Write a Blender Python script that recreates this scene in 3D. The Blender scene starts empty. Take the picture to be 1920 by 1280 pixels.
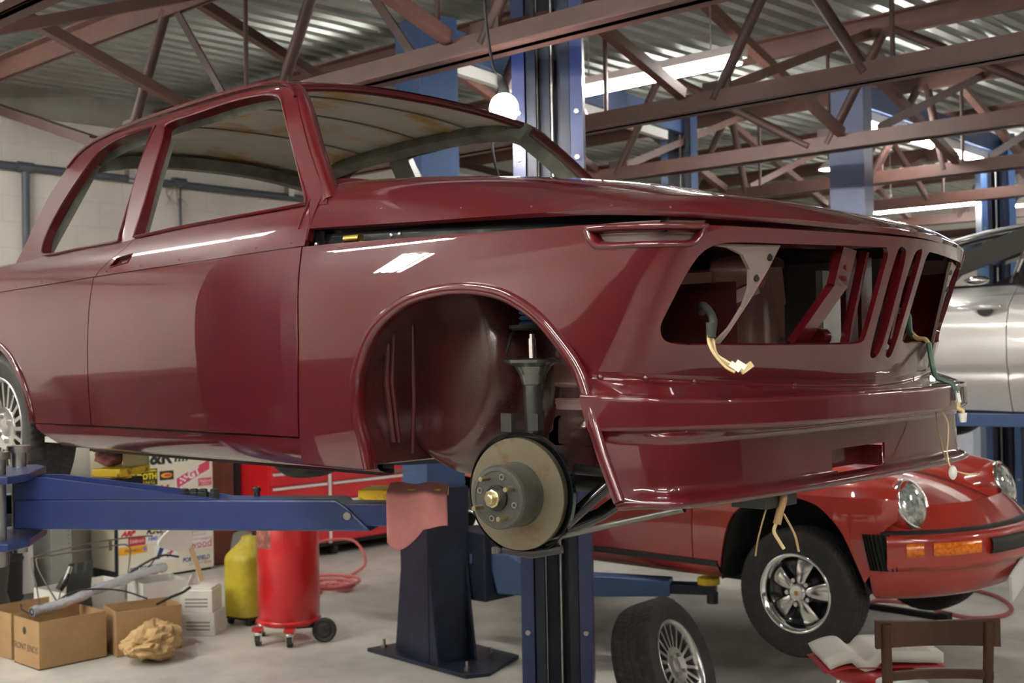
import bpy, bmesh, math, random
import numpy as np
from mathutils import Vector, Matrix
from mathutils.geometry import delaunay_2d_cdt

random.seed(7)
S = bpy.context.scene
COL = S.collection

# ------------------------------------------------------------------ camera
cam_d = bpy.data.cameras.new('camera')
cam = bpy.data.objects.new('camera', cam_d)
COL.objects.link(cam)
CAM = Vector((2.0196, -2.7522, 1.72))
_yaw, _pit, _rol = (math.radians(a) for a in (43.3543, 0.5507, -1.0541))
_f = Vector((-math.sin(_yaw)*math.cos(_pit), math.cos(_yaw)*math.cos(_pit), math.sin(_pit)))
_r = Vector((math.cos(_yaw), math.sin(_yaw), 0.0))
_u = _r.cross(_f)
_R = math.cos(_rol)*_r + math.sin(_rol)*_u
_U = -math.sin(_rol)*_r + math.cos(_rol)*_u
M = Matrix((_R, _U, -_f)).transposed().to_4x4()
M.translation = CAM
cam.matrix_world = M
cam_d.sensor_width = 36.0
cam_d.lens = 2304.0/1920.0*36.0
cam_d.clip_start = 0.05
cam_d.clip_end = 120
cam_d.dof.use_dof = True
cam_d.dof.focus_distance = 2.95
cam_d.dof.aperture_fstop = 6.3
S.camera = cam

# ------------------------------------------------------------------ world, exposure
W = bpy.data.worlds.new('world'); S.world = W
W.use_nodes = True
W.node_tree.nodes['Background'].inputs[0].default_value = (0.75, 0.82, 0.9, 1)
W.node_tree.nodes['Background'].inputs[1].default_value = 0.35
S.view_settings.view_transform = 'Standard'
S.view_settings.look = 'None'
S.view_settings.gamma = 1.0
S.view_settings.use_curve_mapping = False
S.view_settings.exposure = 1.8
TUBE = 30.0          # emission of the fluorescent tubes

# ------------------------------------------------------------------ materials
def sock(b, *names):
    for n in names:
        if n in b.inputs: return b.inputs[n]
MATS = {}
def mat(name, col, rough=0.5, metal=0.0, coat=0.0, coat_rough=0.03, spec=0.5, emit=0.0, trans=0.0, noise=None, bump=None, rnoise=0.0):
    """noise=(scale, second colour, amount, detail, lo, hi[, stretch]) mixes a second colour by noise; bump=(scale, strength)"""
    if name in MATS: return MATS[name]
    m = bpy.data.materials.new(name); m.use_nodes = True
    nt = m.node_tree; b = nt.nodes['Principled BSDF']
    b.inputs['Base Color'].default_value = (*col, 1)
    b.inputs['Roughness'].default_value = rough
    b.inputs['Metallic'].default_value = metal
    s = sock(b, 'Specular IOR Level', 'Specular'); s.default_value = spec
    if coat:
        sock(b, 'Coat Weight', 'Clearcoat').default_value = coat
        sock(b, 'Coat Roughness', 'Clearcoat Roughness').default_value = coat_rough
    if trans: sock(b, 'Transmission Weight', 'Transmission').default_value = trans
    if emit:
        sock(b, 'Emission Color', 'Emission').default_value = (*col, 1)
        b.inputs['Emission Strength'].default_value = emit
    tc = nt.nodes.new('ShaderNodeTexCoord')
    if noise:
        sc, c2, amt, det, lo, hi = noise[:6]
        n = nt.nodes.new('ShaderNodeTexNoise')
        n.inputs['Scale'].default_value = sc; n.inputs['Detail'].default_value = det
        n.inputs['Roughness'].default_value = 0.62
        if len(noise) > 6:
            mp = nt.nodes.new('ShaderNodeMapping'); mp.inputs['Scale'].default_value = noise[6]
            nt.links.new(tc.outputs['Object'], mp.inputs[0]); nt.links.new(mp.outputs[0], n.inputs['Vector'])
        else: nt.links.new(tc.outputs['Object'], n.inputs['Vector'])
        r = nt.nodes.new('ShaderNodeMapRange')
        r.inputs['From Min'].default_value = lo; r.inputs['From Max'].default_value = hi
        r.inputs['To Max'].default_value = amt
        nt.links.new(n.outputs['Fac'], r.inputs['Value'])
        mx = nt.nodes.new('ShaderNodeMixRGB')
        mx.inputs[1].default_value = (*col, 1); mx.inputs[2].default_value = (*c2, 1)
        nt.links.new(r.outputs[0], mx.inputs[0]); nt.links.new(mx.outputs[0], b.inputs['Base Color'])
        if rnoise:
            r2 = nt.nodes.new('ShaderNodeMapRange')
            r2.inputs['From Min'].default_value = lo; r2.inputs['From Max'].default_value = hi
            r2.inputs['To Min'].default_value = rough; r2.inputs['To Max'].default_value = rough+rnoise
            nt.links.new(n.outputs['Fac'], r2.inputs['Value']); nt.links.new(r2.outputs[0], b.inputs['Roughness'])
    if bump:
        n = nt.nodes.new('ShaderNodeTexNoise'); n.inputs['Scale'].default_value = bump[0]; n.inputs['Detail'].default_value = 4
        nt.links.new(tc.outputs['Object'], n.inputs['Vector'])
        bp = nt.nodes.new('ShaderNodeBump'); bp.inputs['Strength'].default_value = bump[1]; bp.inputs['Distance'].default_value = 0.01
        nt.links.new(n.outputs['Fac'], bp.inputs['Height']); nt.links.new(bp.outputs[0], b.inputs['Normal'])
    m.diffuse_color = (*col, 1)
    MATS[name] = m
    return m

paint   = mat('maroon_paint', (0.074, 0.0034, 0.0056), 0.35, 0, 1.0, 0.010, 0.2)
paint.node_tree.nodes['Principled BSDF'].inputs['Coat IOR'].default_value = 1.58
bay_paint = mat('bay_maroon', (0.23, 0.115, 0.105), 0.18, 0, 0.8, 0.08)
strutm = mat('strut_black', (0.10, 0.105, 0.10), 0.20, 0.6, 0.6, 0.05)
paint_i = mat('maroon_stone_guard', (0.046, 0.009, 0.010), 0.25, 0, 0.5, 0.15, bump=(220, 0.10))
primer  = mat('grey_primer_rusted', (0.70, 0.69, 0.57), 0.6, noise=(3.6, (0.60, 0.36, 0.09), 0.95, 7, 0.50, 0.64, (1.6, .8, 1)))
railgrey= mat('rail_primer', (0.22, 0.235, 0.20), 0.5, noise=(9, (0.08, 0.08, 0.065), 0.8, 5, 0.4, 0.7))
black   = mat('satin_black', (0.012, 0.012, 0.012), 0.45)
blackgl = mat('gloss_black', (0.010, 0.010, 0.011), 0.16, coat=0.5)
matblack= mat('dull_black', (0.014, 0.014, 0.013), 0.8)
rubber  = mat('tyre_rubber', (0.022, 0.022, 0.021), 0.72, noise=(20, (0.045, 0.043, 0.038), 0.7, 4, 0.45, 0.75))
chrome  = mat('chrome', (0.82, 0.82, 0.80), 0.09, 1.0)
alu     = mat('cast_aluminium', (0.62, 0.62, 0.60), 0.28, 1.0)
dsteel  = mat('dull_steel', (0.16, 0.155, 0.14), 0.35, 0.8)
steel   = mat('bare_steel', (0.42, 0.41, 0.38), 0.35, 1.0)
zinc    = mat('zinc_yellow', (0.55, 0.47, 0.28), 0.33, 1.0)
rotorm  = mat('rotor_steel', (0.20, 0.175, 0.12), 0.42, 0.7, noise=(15, (0.17, 0.07, 0.018), 0.85, 8, 0.50, 0.68))
hubm    = mat('hub_iron', (0.075, 0.077, 0.07), 0.45, 0.5, noise=(40, (0.16, 0.12, 0.08), 0.5, 5, 0.5, 0.75))
rust    = mat('rust_flakes', (0.26, 0.095, 0.02), 0.8)
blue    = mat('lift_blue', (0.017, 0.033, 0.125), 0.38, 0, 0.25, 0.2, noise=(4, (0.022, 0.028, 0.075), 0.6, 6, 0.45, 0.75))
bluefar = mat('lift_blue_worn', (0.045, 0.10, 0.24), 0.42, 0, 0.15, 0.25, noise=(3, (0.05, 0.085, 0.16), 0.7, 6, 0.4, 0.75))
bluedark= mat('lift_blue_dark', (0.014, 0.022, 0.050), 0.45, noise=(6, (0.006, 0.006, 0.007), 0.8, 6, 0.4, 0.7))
yellow  = mat('yellow_paint', (0.72, 0.48, 0.02), 0.45, noise=(22, (0.05, 0.04, 0.02), 0.9, 5, 0.56, 0.66))
redox   = mat('red_oxide_steel', (0.175, 0.062, 0.042), 0.55, noise=(5, (0.10, 0.040, 0.030), 0.8, 5, 0.35, 0.7))
rosesteel = redox

# ------------------------------------------------------------------ mesh helpers
class MB:
    def __init__(s): s.v = []; s.f = []; s.sm = []
    def add(s, vs, fs, smooth=False):
        o = len(s.v); s.v += [tuple(v) for v in vs]
        for f in fs: s.f.append(tuple(i+o for i in f)); s.sm.append(smooth)
        return s
    def box(s, lo, hi, m=None):
        x0,y0,z0 = lo; x1,y1,z1 = hi
        vs = [(x0,y0,z0),(x1,y0,z0),(x1,y1,z0),(x0,y1,z0),(x0,y0,z1),(x1,y0,z1),(x1,y1,z1),(x0,y1,z1)]
        if m is not None: vs = [m @ Vector(v) for v in vs]
        return s.add(vs, [(0,3,2,1),(4,5,6,7),(0,1,5,4),(1,2,6,5),(2,3,7,6),(3,0,4,7)])
    def bar(s, a, b, w, h, up=(0,0,1)):
        """rectangular bar from a to b, w across, h along up"""
        a = Vector(a); b = Vector(b); d = (b-a).normalized(); up = Vector(up)
        if abs(d.dot(up)) > 0.98: up = Vector((1,0,0))
        x = d.cross(up).normalized(); y = x.cross(d).normalized()
        vs = []
        for p in (a, b):
            for i, j in ((-1,-1),(1,-1),(1,1),(-1,1)): vs.append(p + x*(i*w/2) + y*(j*h/2))
        return s.add(vs, [(3,2,1,0),(4,5,6,7),(0,1,5,4),(1,2,6,5),(2,3,7,6),(3,0,4,7)])
    def tube(s, pts, r, n=10, caps=True, closed=False):
        pts = [Vector(p) for p in pts]; N = len(pts)
        rs = r if isinstance(r, (list, tuple)) else [r]*N
        vs = []; fs = []; prev = None
        for i, p in enumerate(pts):
            if closed: d = pts[(i+1)%N]-pts[(i-1)%N]
            else: d = pts[min(i+1,N-1)]-pts[max(i-1,0)]
            d.normalize()
            if prev is None:
                q = Vector((0,0,1)) if abs(d.z) < 0.9 else Vector((1,0,0))
                x = d.cross(q).normalized()
            else:
                x = (prev - d*prev.dot(d)); x.normalize()
            prev = x; y = d.cross(x)
            for k in range(n):
                a = 2*math.pi*k/n; vs.append(p + x*(math.cos(a)*rs[i]) + y*(math.sin(a)*rs[i]))
        for i in range(N if closed else N-1):
            j = (i+1) % N
            for k in range(n):
                k2 = (k+1) % n
                fs.append((i*n+k, i*n+k2, j*n+k2, j*n+k))
        s.add(vs, fs, n >= 8)
        if caps and not closed:
            o = len(s.v)
            s.add(vs[:n], [tuple(range(n-1,-1,-1))]); s.add(vs[-n:], [tuple(range(n))])
        return s
    def cyl(s, a, b, r, r2=None, n=24, caps=True):
        return s.tube([a, b], [r, r if r2 is None else r2], n, caps)
    def lathe(s, prof, origin=(0,0,0), axis=(0,0,1), n=40, smooth=True, sharp=True, close=False):
        """prof: (radius, height) pairs round axis"""
        ax = Vector(axis).normalized(); o = Vector(origin)
        q = Vector((0,0,1)) if abs(ax.z) < 0.9 else Vector((1,0,0))
        x = ax.cross(q).normalized(); y = ax.cross(x)
        def ring(r, h): return [o + ax*h + x*(math.cos(2*math.pi*k/n)*r) + y*(math.sin(2*math.pi*k/n)*r) for k in range(n)]
        P = list(prof) + ([prof[0]] if close else [])
        if sharp:
            for (r0,h0),(r1,h1) in zip(P, P[1:]):
                s.add(ring(r0,h0)+ring(r1,h1), [(k,(k+1)%n,n+(k+1)%n,n+k) for k in range(n)], smooth)
        else:
            vs = []
            for r0,h0 in P: vs += ring(r0,h0)
            s.add(vs, [(i*n+k, i*n+(k+1)%n, (i+1)*n+(k+1)%n, (i+1)*n+k) for i in range(len(P)-1) for k in range(n)], smooth)
        return s
    def prism(s, poly, d0, d1, plane='xz', m=None):
        """extrude a 2D polygon: plane xz -> along y from d0 to d1 etc."""
        n = len(poly)
        def P(p, d):
            v = {'xz': (p[0], d, p[1]), 'xy': (p[0], p[1], d), 'yz': (d, p[0], p[1])}[plane]
            return m @ Vector(v) if m is not None else v
        vs = [P(p, d0) for p in poly] + [P(p, d1) for p in poly]
        return s.add(vs, [tuple(range(n-1,-1,-1)), tuple(range(n,2*n))] + [(i,(i+1)%n,n+(i+1)%n,n+i) for i in range(n)])
    def grid(s, fn, nu, nv, smooth=True, skip=None, wrap=False):
        vs = [fn(i/(nu-1) if nu > 1 else 0, j/(nv-1)) for i in range(nu) for j in range(nv)]
        fs = [(i*nv+j, (i+1)*nv+j, (i+1)*nv+j+1, i*nv+j+1) for i in range(nu-1) for j in range(nv-1) if not (skip and skip(i/(nu-1),j/(nv-1)))]
        return s.add(vs, fs, smooth)
    def sphere(s, c, r, n=16, m=10, sq=(1,1,1)):
        c = Vector(c)
        vs = [c + Vector((sq[0]*r*math.sin(math.pi*j/m)*math.cos(2*math.pi*i/n), sq[1]*r*math.sin(math.pi*j/m)*math.sin(2*math.pi*i/n), sq[2]*r*math.cos(math.pi*j/m))) for j in range(m+1) for i in range(n)]
        fs = [(j*n+i, (j+1)*n+i, (j+1)*n+(i+1)%n, j*n+(i+1)%n) for j in range(m) for i in range(n)]
        return s.add(vs, fs, True)
    def xf(s, m):
        s.v = [tuple(m @ Vector(v)) for v in s.v]; return s
    def mesh(s, name, material):
        me = bpy.data.meshes.new(name)
        me.from_pydata(s.v, [], s.f); 
        if material is not None:
            for m in (material if isinstance(material, (list,tuple)) else [material]): me.materials.append(m)
        me.polygons.foreach_set('use_smooth', s.sm)
        me.update()
        return me
    def build(s, name, material, parent=None, weld=False, bevel=0.0, fixn=True, seg=2):
        me = s.mesh(name, material)
        if fixn or weld:
            bm = bmesh.new(); bm.from_mesh(me)
            if weld: bmesh.ops.remove_doubles(bm, verts=bm.verts, dist=1e-5)
            if fixn: bmesh.ops.recalc_face_normals(bm, faces=bm.faces)
            bm.to_mesh(me); bm.free()
        o = bpy.data.objects.new(name, me); COL.objects.link(o)
        if parent is not None: o.parent = parent
        if bevel:
            b = o.modifiers.new('bevel', 'BEVEL'); b.width = bevel; b.segments = seg; b.limit_method = 'ANGLE'; b.angle_limit = math.radians(40); b.use_clamp_overlap = True
        return o

def tag(o, label, cat, group=None, kind=None):
    o['label'] = label; o['category'] = cat
    if group: o['group'] = group
    if kind: o['kind'] = kind
    return o
def thing(name, label, cat, loc=(0,0,0), rz=0.0, group=None, rot=None):
    o = bpy.data.objects.new(name, None); COL.objects.link(o)
    o.empty_display_size = 0.1
    o.location = loc; o.rotation_euler = rot if rot else (0,0,rz)
    return tag(o, label, cat, group)
def struct(o, label=None):
    o['kind'] = 'structure'
    if label: o['label'] = label
    return o
def copy_thing(root, loc=None, rz=None, label=None, rot=None):
    def cp(o, parent):
        c = o.copy(); COL.objects.link(c)
        if parent is not None: c.parent = parent; c.matrix_parent_inverse = o.matrix_parent_inverse
        for ch in o.children: cp(ch, c)
        return c
    c = cp(root, None)
    if loc is not None: c.location = loc
    if rz is not None: c.rotation_euler = (0,0,rz)
    if rot is not None: c.rotation_euler = rot
    if label: c['label'] = label
    return c

def crom(P, n=8, closed=False):
    """Catmull-Rom through the points, n steps per span"""
    P = [tuple(map(float,p)) for p in P]; N = len(P); out = []
    D = len(P[0])
    for i in range(N if closed else N-1):
        p1, p2 = P[i], P[(i+1)%N]
        p0 = P[i-1] if (closed or i > 0) else tuple(2*a-b for a,b in zip(p1,p2))
        p3 = P[(i+2)%N] if (closed or i+2 < N) else tuple(2*b-a for a,b in zip(p1,p2))
        for k in range(n):
            t = k/n
            out.append(tuple(0.5*(2*p1[d] + (p2[d]-p0[d])*t + (2*p0[d]-5*p1[d]+4*p2[d]-p3[d])*t*t + (3*p1[d]-p0[d]-3*p2[d]+p3[d])*t**3) for d in range(D)))
    if not closed: out.append(P[-1])
    return out
def resample(P, step, closed=False):
    P = [np.array(p, float) for p in P]
    if closed: P = P + [P[0]]
    out = []
    for a, b in zip(P, P[1:]):
        n = max(1, int(round(np.linalg.norm(b-a)/step)))
        for k in range(n): out.append(tuple(a + (b-a)*k/n))
    if not closed: out.append(tuple(P[-1]))
    return out
def inpoly(poly, x, y):
    poly = np.asarray(poly); x = np.asarray(x); y = np.asarray(y); c = np.zeros(x.shape, bool)
    x0, y0 = poly[:,0], poly[:,1]; x1, y1 = np.roll(x0,-1), np.roll(y0,-1)
    for a,b,cx,d in zip(x0,y0,x1,y1):
        if b == d: continue
        t = ((b > y) != (d > y)) & (x < (cx-a)*(y-b)/(d-b)+a); c ^= t
    return c
def cdt_panel(outline, holes=(), step=0.02, lines=()):
    """triangulate a 2D region with holes on a regular grid: (verts2d, tris)"""
    loops = [resample(outline, step, True)] + [resample(h, min(step, 0.012), True) for h in holes]
    vs = []; es = []
    for L in loops:
        o = len(vs); vs += [tuple(p) for p in L]; es += [(o+i, o+(i+1)%len(L)) for i in range(len(L))]
    for L in lines:
        L = resample(L, step, False); o = len(vs); vs += [tuple(p) for p in L]; es += [(o+i,o+i+1) for i in range(len(L)-1)]
    bp = np.array(vs)
    lo, hi = bp.min(0), bp.max(0)
    gx = np.arange(lo[0]+step/2, hi[0], step); gy = np.arange(lo[1]+step/2, hi[1], step)
    X, Y = np.meshgrid(gx, gy); X = X.ravel(); Y = Y.ravel()
    ok = inpoly(loops[0], X, Y)
    for h in loops[1:]: ok &= ~inpoly(h, X, Y)
    X, Y = X[ok], Y[ok]
    if len(X):
        d = np.min((X[:,None]-bp[None,:,0])**2 + (Y[:,None]-bp[None,:,1])**2, 1)
        k = d > (0.45*step)**2
        vs += list(zip(X[k].tolist(), Y[k].tolist()))
    r = delaunay_2d_cdt([Vector(v) for v in vs], es, [], 0, 1e-7)
    V = np.array([(v.x, v.y) for v in r[0]]); T = np.array([f for f in r[2] if len(f) == 3])
    c = V[T].mean(1)
    keep = inpoly(loops[0], c[:,0], c[:,1])
    for h in loops[1:]: keep &= ~inpoly(h, c[:,0], c[:,1])
    return V, T[keep]
def sheet(name, V, T, fn, material, parent, outward=None, lip=0.012, lips=True, eps=2e-3):
    """map a 2D triangulation through fn(a,b)->xyz, smooth analytic normals, folded lip along the boundary"""
    P = np.array([fn(a,b) for a,b in V]); 
    Pa = np.array([fn(a+eps,b) for a,b in V])-np.array([fn(a-eps,b) for a,b in V])
    Pb = np.array([fn(a,b+eps) for a,b in V])-np.array([fn(a,b-eps) for a,b in V])
    Nn = np.cross(Pa, Pb); Nn /= np.maximum(np.linalg.norm(Nn, axis=1), 1e-12)[:,None]
    if outward is not None:
        s = np.sign((Nn*np.array([outward(p) for p in P])).sum(1)); s[s == 0] = 1
        s = 1 if s.mean() > 0 else -1
        Nn *= s
    used = np.unique(T); remap = -np.ones(len(V), int); remap[used] = np.arange(len(used))
    P, Nn, T = P[used], Nn[used], remap[T]
    fnrm = np.cross(P[T[:,1]]-P[T[:,0]], P[T[:,2]]-P[T[:,0]])
    flip = (fnrm*Nn[T].mean(1)).sum(1) < 0
    T = np.where(flip[:,None], T[:,::-1], T)
    vs = [tuple(p) for p in P]; fs = [tuple(map(int,t)) for t in T]; ns = [tuple(n) for n in Nn]
    if lips:
        cnt = {}
        for t in T:
            for a,b in ((t[0],t[1]),(t[1],t[2]),(t[2],t[0])): cnt[(a,b)] = 1
        be = [(a,b) for (a,b) in cnt if (b,a) not in cnt]
        new = {}
        cen = {}
        for a,b in be:
            d = P[b]-P[a]; o = np.cross(d, Nn[a]); o /= max(np.linalg.norm(o),1e-9)
            for q in (a,b): cen[q] = cen.get(q, 0) + o
        for q,o in cen.items():
            o = o/max(np.linalg.norm(o),1e-9)
            i = len(vs); vs.append(tuple(P[q])); ns.append(tuple(o)); vs.append(tuple(P[q]-Nn[q]*lip)); ns.append(tuple(o)); new[q] = i
        for a,b in be: fs.append((new[b], new[a], new[a]+1, new[b]+1))
    me = bpy.data.meshes.new(name); me.from_pydata(vs, [], fs); me.materials.append(material)
    me.polygons.foreach_set('use_smooth', [True]*len(fs)); me.update()
    me.normals_split_custom_set_from_vertices(ns)
    o = bpy.data.objects.new(name, me); COL.objects.link(o)
    if parent is not None: o.parent = parent
    return o

def text_mesh(body, size=1.0, extrude=0.0, align='CENTER', shear=0.0, bold=0.0, space=1.0):
    c = bpy.data.curves.new('txt', 'FONT'); c.body = body; c.size = size; c.extrude = extrude; c.offset = bold
    c.align_x = align; c.align_y = 'CENTER'; c.shear = shear; c.space_character = space; c.resolution_u = 3
    o = bpy.data.objects.new('txt', c); COL.objects.link(o)
    dg = bpy.context.evaluated_depsgraph_get()
    me = bpy.data.meshes.new_from_object(o.evaluated_get(dg))
    bpy.data.objects.remove(o); bpy.data.curves.remove(c)
    return me
def text(name, body, size, material, parent, mtx, extrude=0.001, shear=0.0, bold=0.0, sx=1.0, align='CENTER', space=1.0):
    me = text_mesh(body, size, extrude, align, shear, bold, space)
    me.name = name; me.materials.clear(); me.materials.append(material)
    o = bpy.data.objects.new(name, me); COL.objects.link(o)
    me.transform(mtx @ Matrix.Scale(sx, 4, (1,0,0)))
    if parent is not None: o.parent = parent
    return o
# ------------------------------------------------------------------ the garage
concrete = mat('concrete_floor', (0.62,0.60,0.54), 0.40, 0, spec=.4, noise=(.9, (0.33,0.32,0.29), 0.95, 9, 0.40, 0.66), rnoise=.2)
def blockwall(name, swap):
    m = mat(name, (0.66,0.63,0.565), 0.6, noise=(1.4, (0.52,0.49,0.43), .7, 6, .4, .75))
    nt = m.node_tree; b = nt.nodes['Principled BSDF']
    tc = nt.nodes.new('ShaderNodeTexCoord'); sp = nt.nodes.new('ShaderNodeSeparateXYZ'); cb = nt.nodes.new('ShaderNodeCombineXYZ')
    nt.links.new(tc.outputs['Object'], sp.inputs[0]); nt.links.new(sp.outputs[swap], cb.inputs[0]); nt.links.new(sp.outputs[2], cb.inputs[1])
    br = nt.nodes.new('ShaderNodeTexBrick'); br.inputs['Scale'].default_value = 1.0; br.inputs['Brick Width'].default_value = .4; br.inputs['Row Height'].default_value = .2
    br.inputs['Mortar Size'].default_value = .006; br.inputs['Color1'].default_value = br.inputs['Color2'].default_value = (1,1,1,1); br.inputs['Mortar'].default_value = (.93,.925,.915,1)
    nt.links.new(cb.outputs[0], br.inputs['Vector'])
    mu = nt.nodes.new('ShaderNodeMixRGB'); mu.blend_type = 'MULTIPLY'; mu.inputs[0].default_value = 1
    src = b.inputs['Base Color'].links[0].from_socket
    nt.links.new(src, mu.inputs[1]); nt.links.new(br.outputs['Color'], mu.inputs[2]); nt.links.new(mu.outputs[0], b.inputs['Base Color'])
    return m
wall_g = mat('grey_block_wall', (.42,.40,.37), .7, noise=(1.1,(.58,.55,.50),.9,5,.45,.62))
wall_x = blockwall('painted_block_end', 1)
wallm = mat('painted_block', (0.66,0.63,0.565), 0.6, noise=(1.4, (0.52,0.49,0.43), .7, 6, .4, .75))
deckm = mat('galvanised_deck', (0.36,0.385,0.36), 0.33, 0.55, noise=(2.2, (0.24,0.27,0.25), .8, 4, .4, .7))
RX0, RX1, RY0, RY1 = -7.22, 8.0, -6.5, 15.5
def deck_z(y): return 3.86
m = MB(); m.box((RX0-.2,RY0-.2,-.15),(RX1+.2,RY1+.2,0)); struct(m.build('floor', concrete))
m = MB(); m.box((RX0-.2,RY0-.2,0),(RX0,RY1+.2,4.4)); struct(m.build('wall_left', wall_x))
m = MB(); m.box((RX1,RY0-.2,0),(RX1+.2,RY1+.2,4.4)); struct(m.build('wall_right', wall_g))
m = MB(); m.box((RX0,RY1,0),(RX1,RY1+.2,4.2)); struct(m.build('wall_back', wallm))
m = MB(); m.box((RX0,RY0-.2,0),(RX1,RY0,4.4)); struct(m.build('wall_front', wallm))
# ribbed steel roof deck, ribs running across the trusses
m = MB(); pitch = .152; xs = []
x = RX0
while x < RX1:
    xs += [(x,0),(x+.045,0),(x+.062,.040),(x+.118,.040),(x+.135,0)]; x += pitch
vs = []
for y in (RY0, RY1):
    for px, dz in xs: vs.append((px, y, deck_z(y)+dz))
n = len(xs)
m.add(vs, [(i, i+1, n+i+1, n+i) for i in range(n-1)])
o = m.build('ceiling', deckm, fixn=False); struct(o)
md = o.modifiers.new('t','SOLIDIFY'); md.thickness = .004; md.offset = -1
# ------------------------------------------------------------------ fluorescent lights
tubem = mat('fluorescent_tube', (1.0,.97,.92), .4, emit=TUBE)
housem = mat('fixture_white', (.75,.75,.73), .4)
def fixture(loc, length, rz, label, hang=.0, tubes=2, group=None):
    t = thing('fluorescent_light', label, 'ceiling light', loc, rz, group)
    m = MB(); m.box((-length/2,-.075,.03),(length/2,.075,.075)); m.box((-length/2,-.03,.0),(-length/2+.03,.03,.03)); m.box((length/2-.03,-.03,.0),(length/2,.03,.03))
    m.build('housing', housem, t)
    for k in range(tubes):
        y = (k-(tubes-1)/2)*.07
        m = MB(); m.tube([(-length/2+.02,y,.005),(length/2-.02,y,.005)], .0165, 10); m.build('tube', tubem, t)
    if hang:
        for x in (-length*.35, length*.35):
            m = MB(); m.tube([(x,0,.07),(x,0,.07+hang)], .004, 6); m.build('hanger', steel, t)
    return t
fixture((-2.25,2.95,3.28), 1.25, 0, 'bright fluorescent light just behind the main lift column', .5)
fixture((-3.25,8.9,3.08), 1.25, 0, 'fluorescent light glowing above the silver car', .6)
for i, (x, y, L) in enumerate([(-4.28,-1.92,1.2),(-3.12,-1.92,.95),(-1.0,-1.75,1.2),(1.2,-1.9,1.2),(-3.6,-3.42,1.2),(0.2,-4.3,1.2),(4.2,-2.5,2.4),(4.2,1.5,2.4),(6.2,-.5,2.4),(2.6,-4.6,2.4),(3.2,5.5,1.2),(-5.7,-.3,1.2),(0.8,9.5,2.4),(-3.0,13.0,2.4),(5,12,2.4)]):  # unseen lights added for fill, some placed by the paint's highlights
    fixture((x,y,3.45), L, 0, 'unseen double tube fluorescent light under the roof, added to brighten the shop', .3, group='unseen fluorescent lights added for fill')
fixture((-4.65,-4.62,3.32), 2.4, math.radians(38), 'broad four tube fluorescent light, unseen, added askew for the highlight on the maroon fender', .4, tubes=4)  # unseen; turned and widened to lay the broad highlight on the near fender
# ------------------------------------------------------------------ roof trusses, red-oxide steel
redx = mat('red_oxide_chord', (0.125,0.057,0.043), 0.5, noise=(5, (0.070, 0.034, 0.027), 0.8, 5, 0.35, 0.7))
redxd= mat('red_oxide_web', (0.068,0.031,0.025), 0.55, noise=(8, (0.04, 0.021, 0.017), 0.8, 5, 0.35, 0.7))
def tz(y): return 0.0
XE = -4.98
def truss(y, x0, pitch, boff, label, thin=False, xs=(RX0+.02, RX1-.02)):
    t = thing('roof_truss', label, 'roof truss', (0, y, 0), 0, 'red roof trusses')
    dz = tz(y); zb, zt = 3.045+dz, 3.73+dz
    m = MB()
    for s in (-1,1):
        a, b = sorted((s*.012, s*.022)); m.box((XE,a,zb-.05),(xs[1],b,zb+.05)); a, b = sorted((s*.012, s*.075)); m.box((XE,a,zb-.05),(xs[1],b,zb-.040))
    m.build('bottom_chord', redx, t)
    m = MB()
    for s in (-1,1):
        a, b = sorted((s*.012, s*.022)); m.box((xs[0],a,zt-.06),(xs[1],b,zt+.07)); a, b = sorted((s*.012, s*.085)); m.box((xs[0],a,zt+.06),(xs[1],b,zt+.07))
    m.build('top_chord', redx, t)
    m = MB(); m.bar((XE+.05,-.02,zb),(xs[0]+.06,-.02,zt-.02),.012,.075); m.bar((XE+.05,-.055,zb+.035),(xs[0]+.06,-.055,zt+.015),.07,.012); m.build('end_diagonal', redxd, t)
    k0 = int((xs[0]-x0)/pitch)-1
    for k in range(k0, k0+14):
        x = x0+k*pitch
        if not (XE+.1 < x < min(xs[1]-1.2, 5.5)): continue
        m = MB(); m.tube([(x,0,zb),(x+.41,0,zt-.02)], .030, 10); m.build('diagonal', redxd, t)
        m = MB()
        if thin: m.bar((x+boff,0,zb),(x+.50,0,zt-.02), .045, .010, (0,1,0))
        else: m.tube([(x+boff,0,zb),(x+.47,0,zt-.02)], .030, 10)
        m.build('diagonal', redxd, t)
        m = MB(); m.tube([(x+boff+.14,0,zb),(x+boff+.14,0,zt)], .013, 8); m.build('hanger_rod', redxd, t)
        m = MB(); m.box((x-.07,-.011,zb-.03),(x+.10,.011,zb+.10)); m.build('gusset_plate', redxd, t)
    return t
truss(-2.5, -1.2, 1.75, .87, 'red oxide roof truss furthest forward, over the place where the photographer stands')
truss(-.75, -2.6, 1.75, .87, 'red oxide roof truss clipping the upper corner of the view ahead of the lift column')
truss(1.00, -1.66, 1.47, 1.05, 'red oxide roof truss running just above the maroon roof in front of the main column', True)
truss(2.75, -1.66, 1.75, .87, 'red oxide roof truss directly behind the main column and its bright light')
truss(4.50, -1.96, 1.75, 1.62, 'red oxide roof truss crossing in front of the pale lift column')
truss(6.25, -2.55, 1.75, .60, 'red oxide roof truss directly behind the pale lift column')
truss(8.00, -2.0, 1.75, .87, 'red oxide roof truss above the far light over the silver car')
truss(9.75, -1.6, 1.75, .87, 'red oxide roof truss second from the far end wall, beyond the far light', True)
truss(11.5, -1.9, 1.75, .87, 'red oxide roof truss nearest the far end wall', True)
ang = MB(); 
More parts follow.
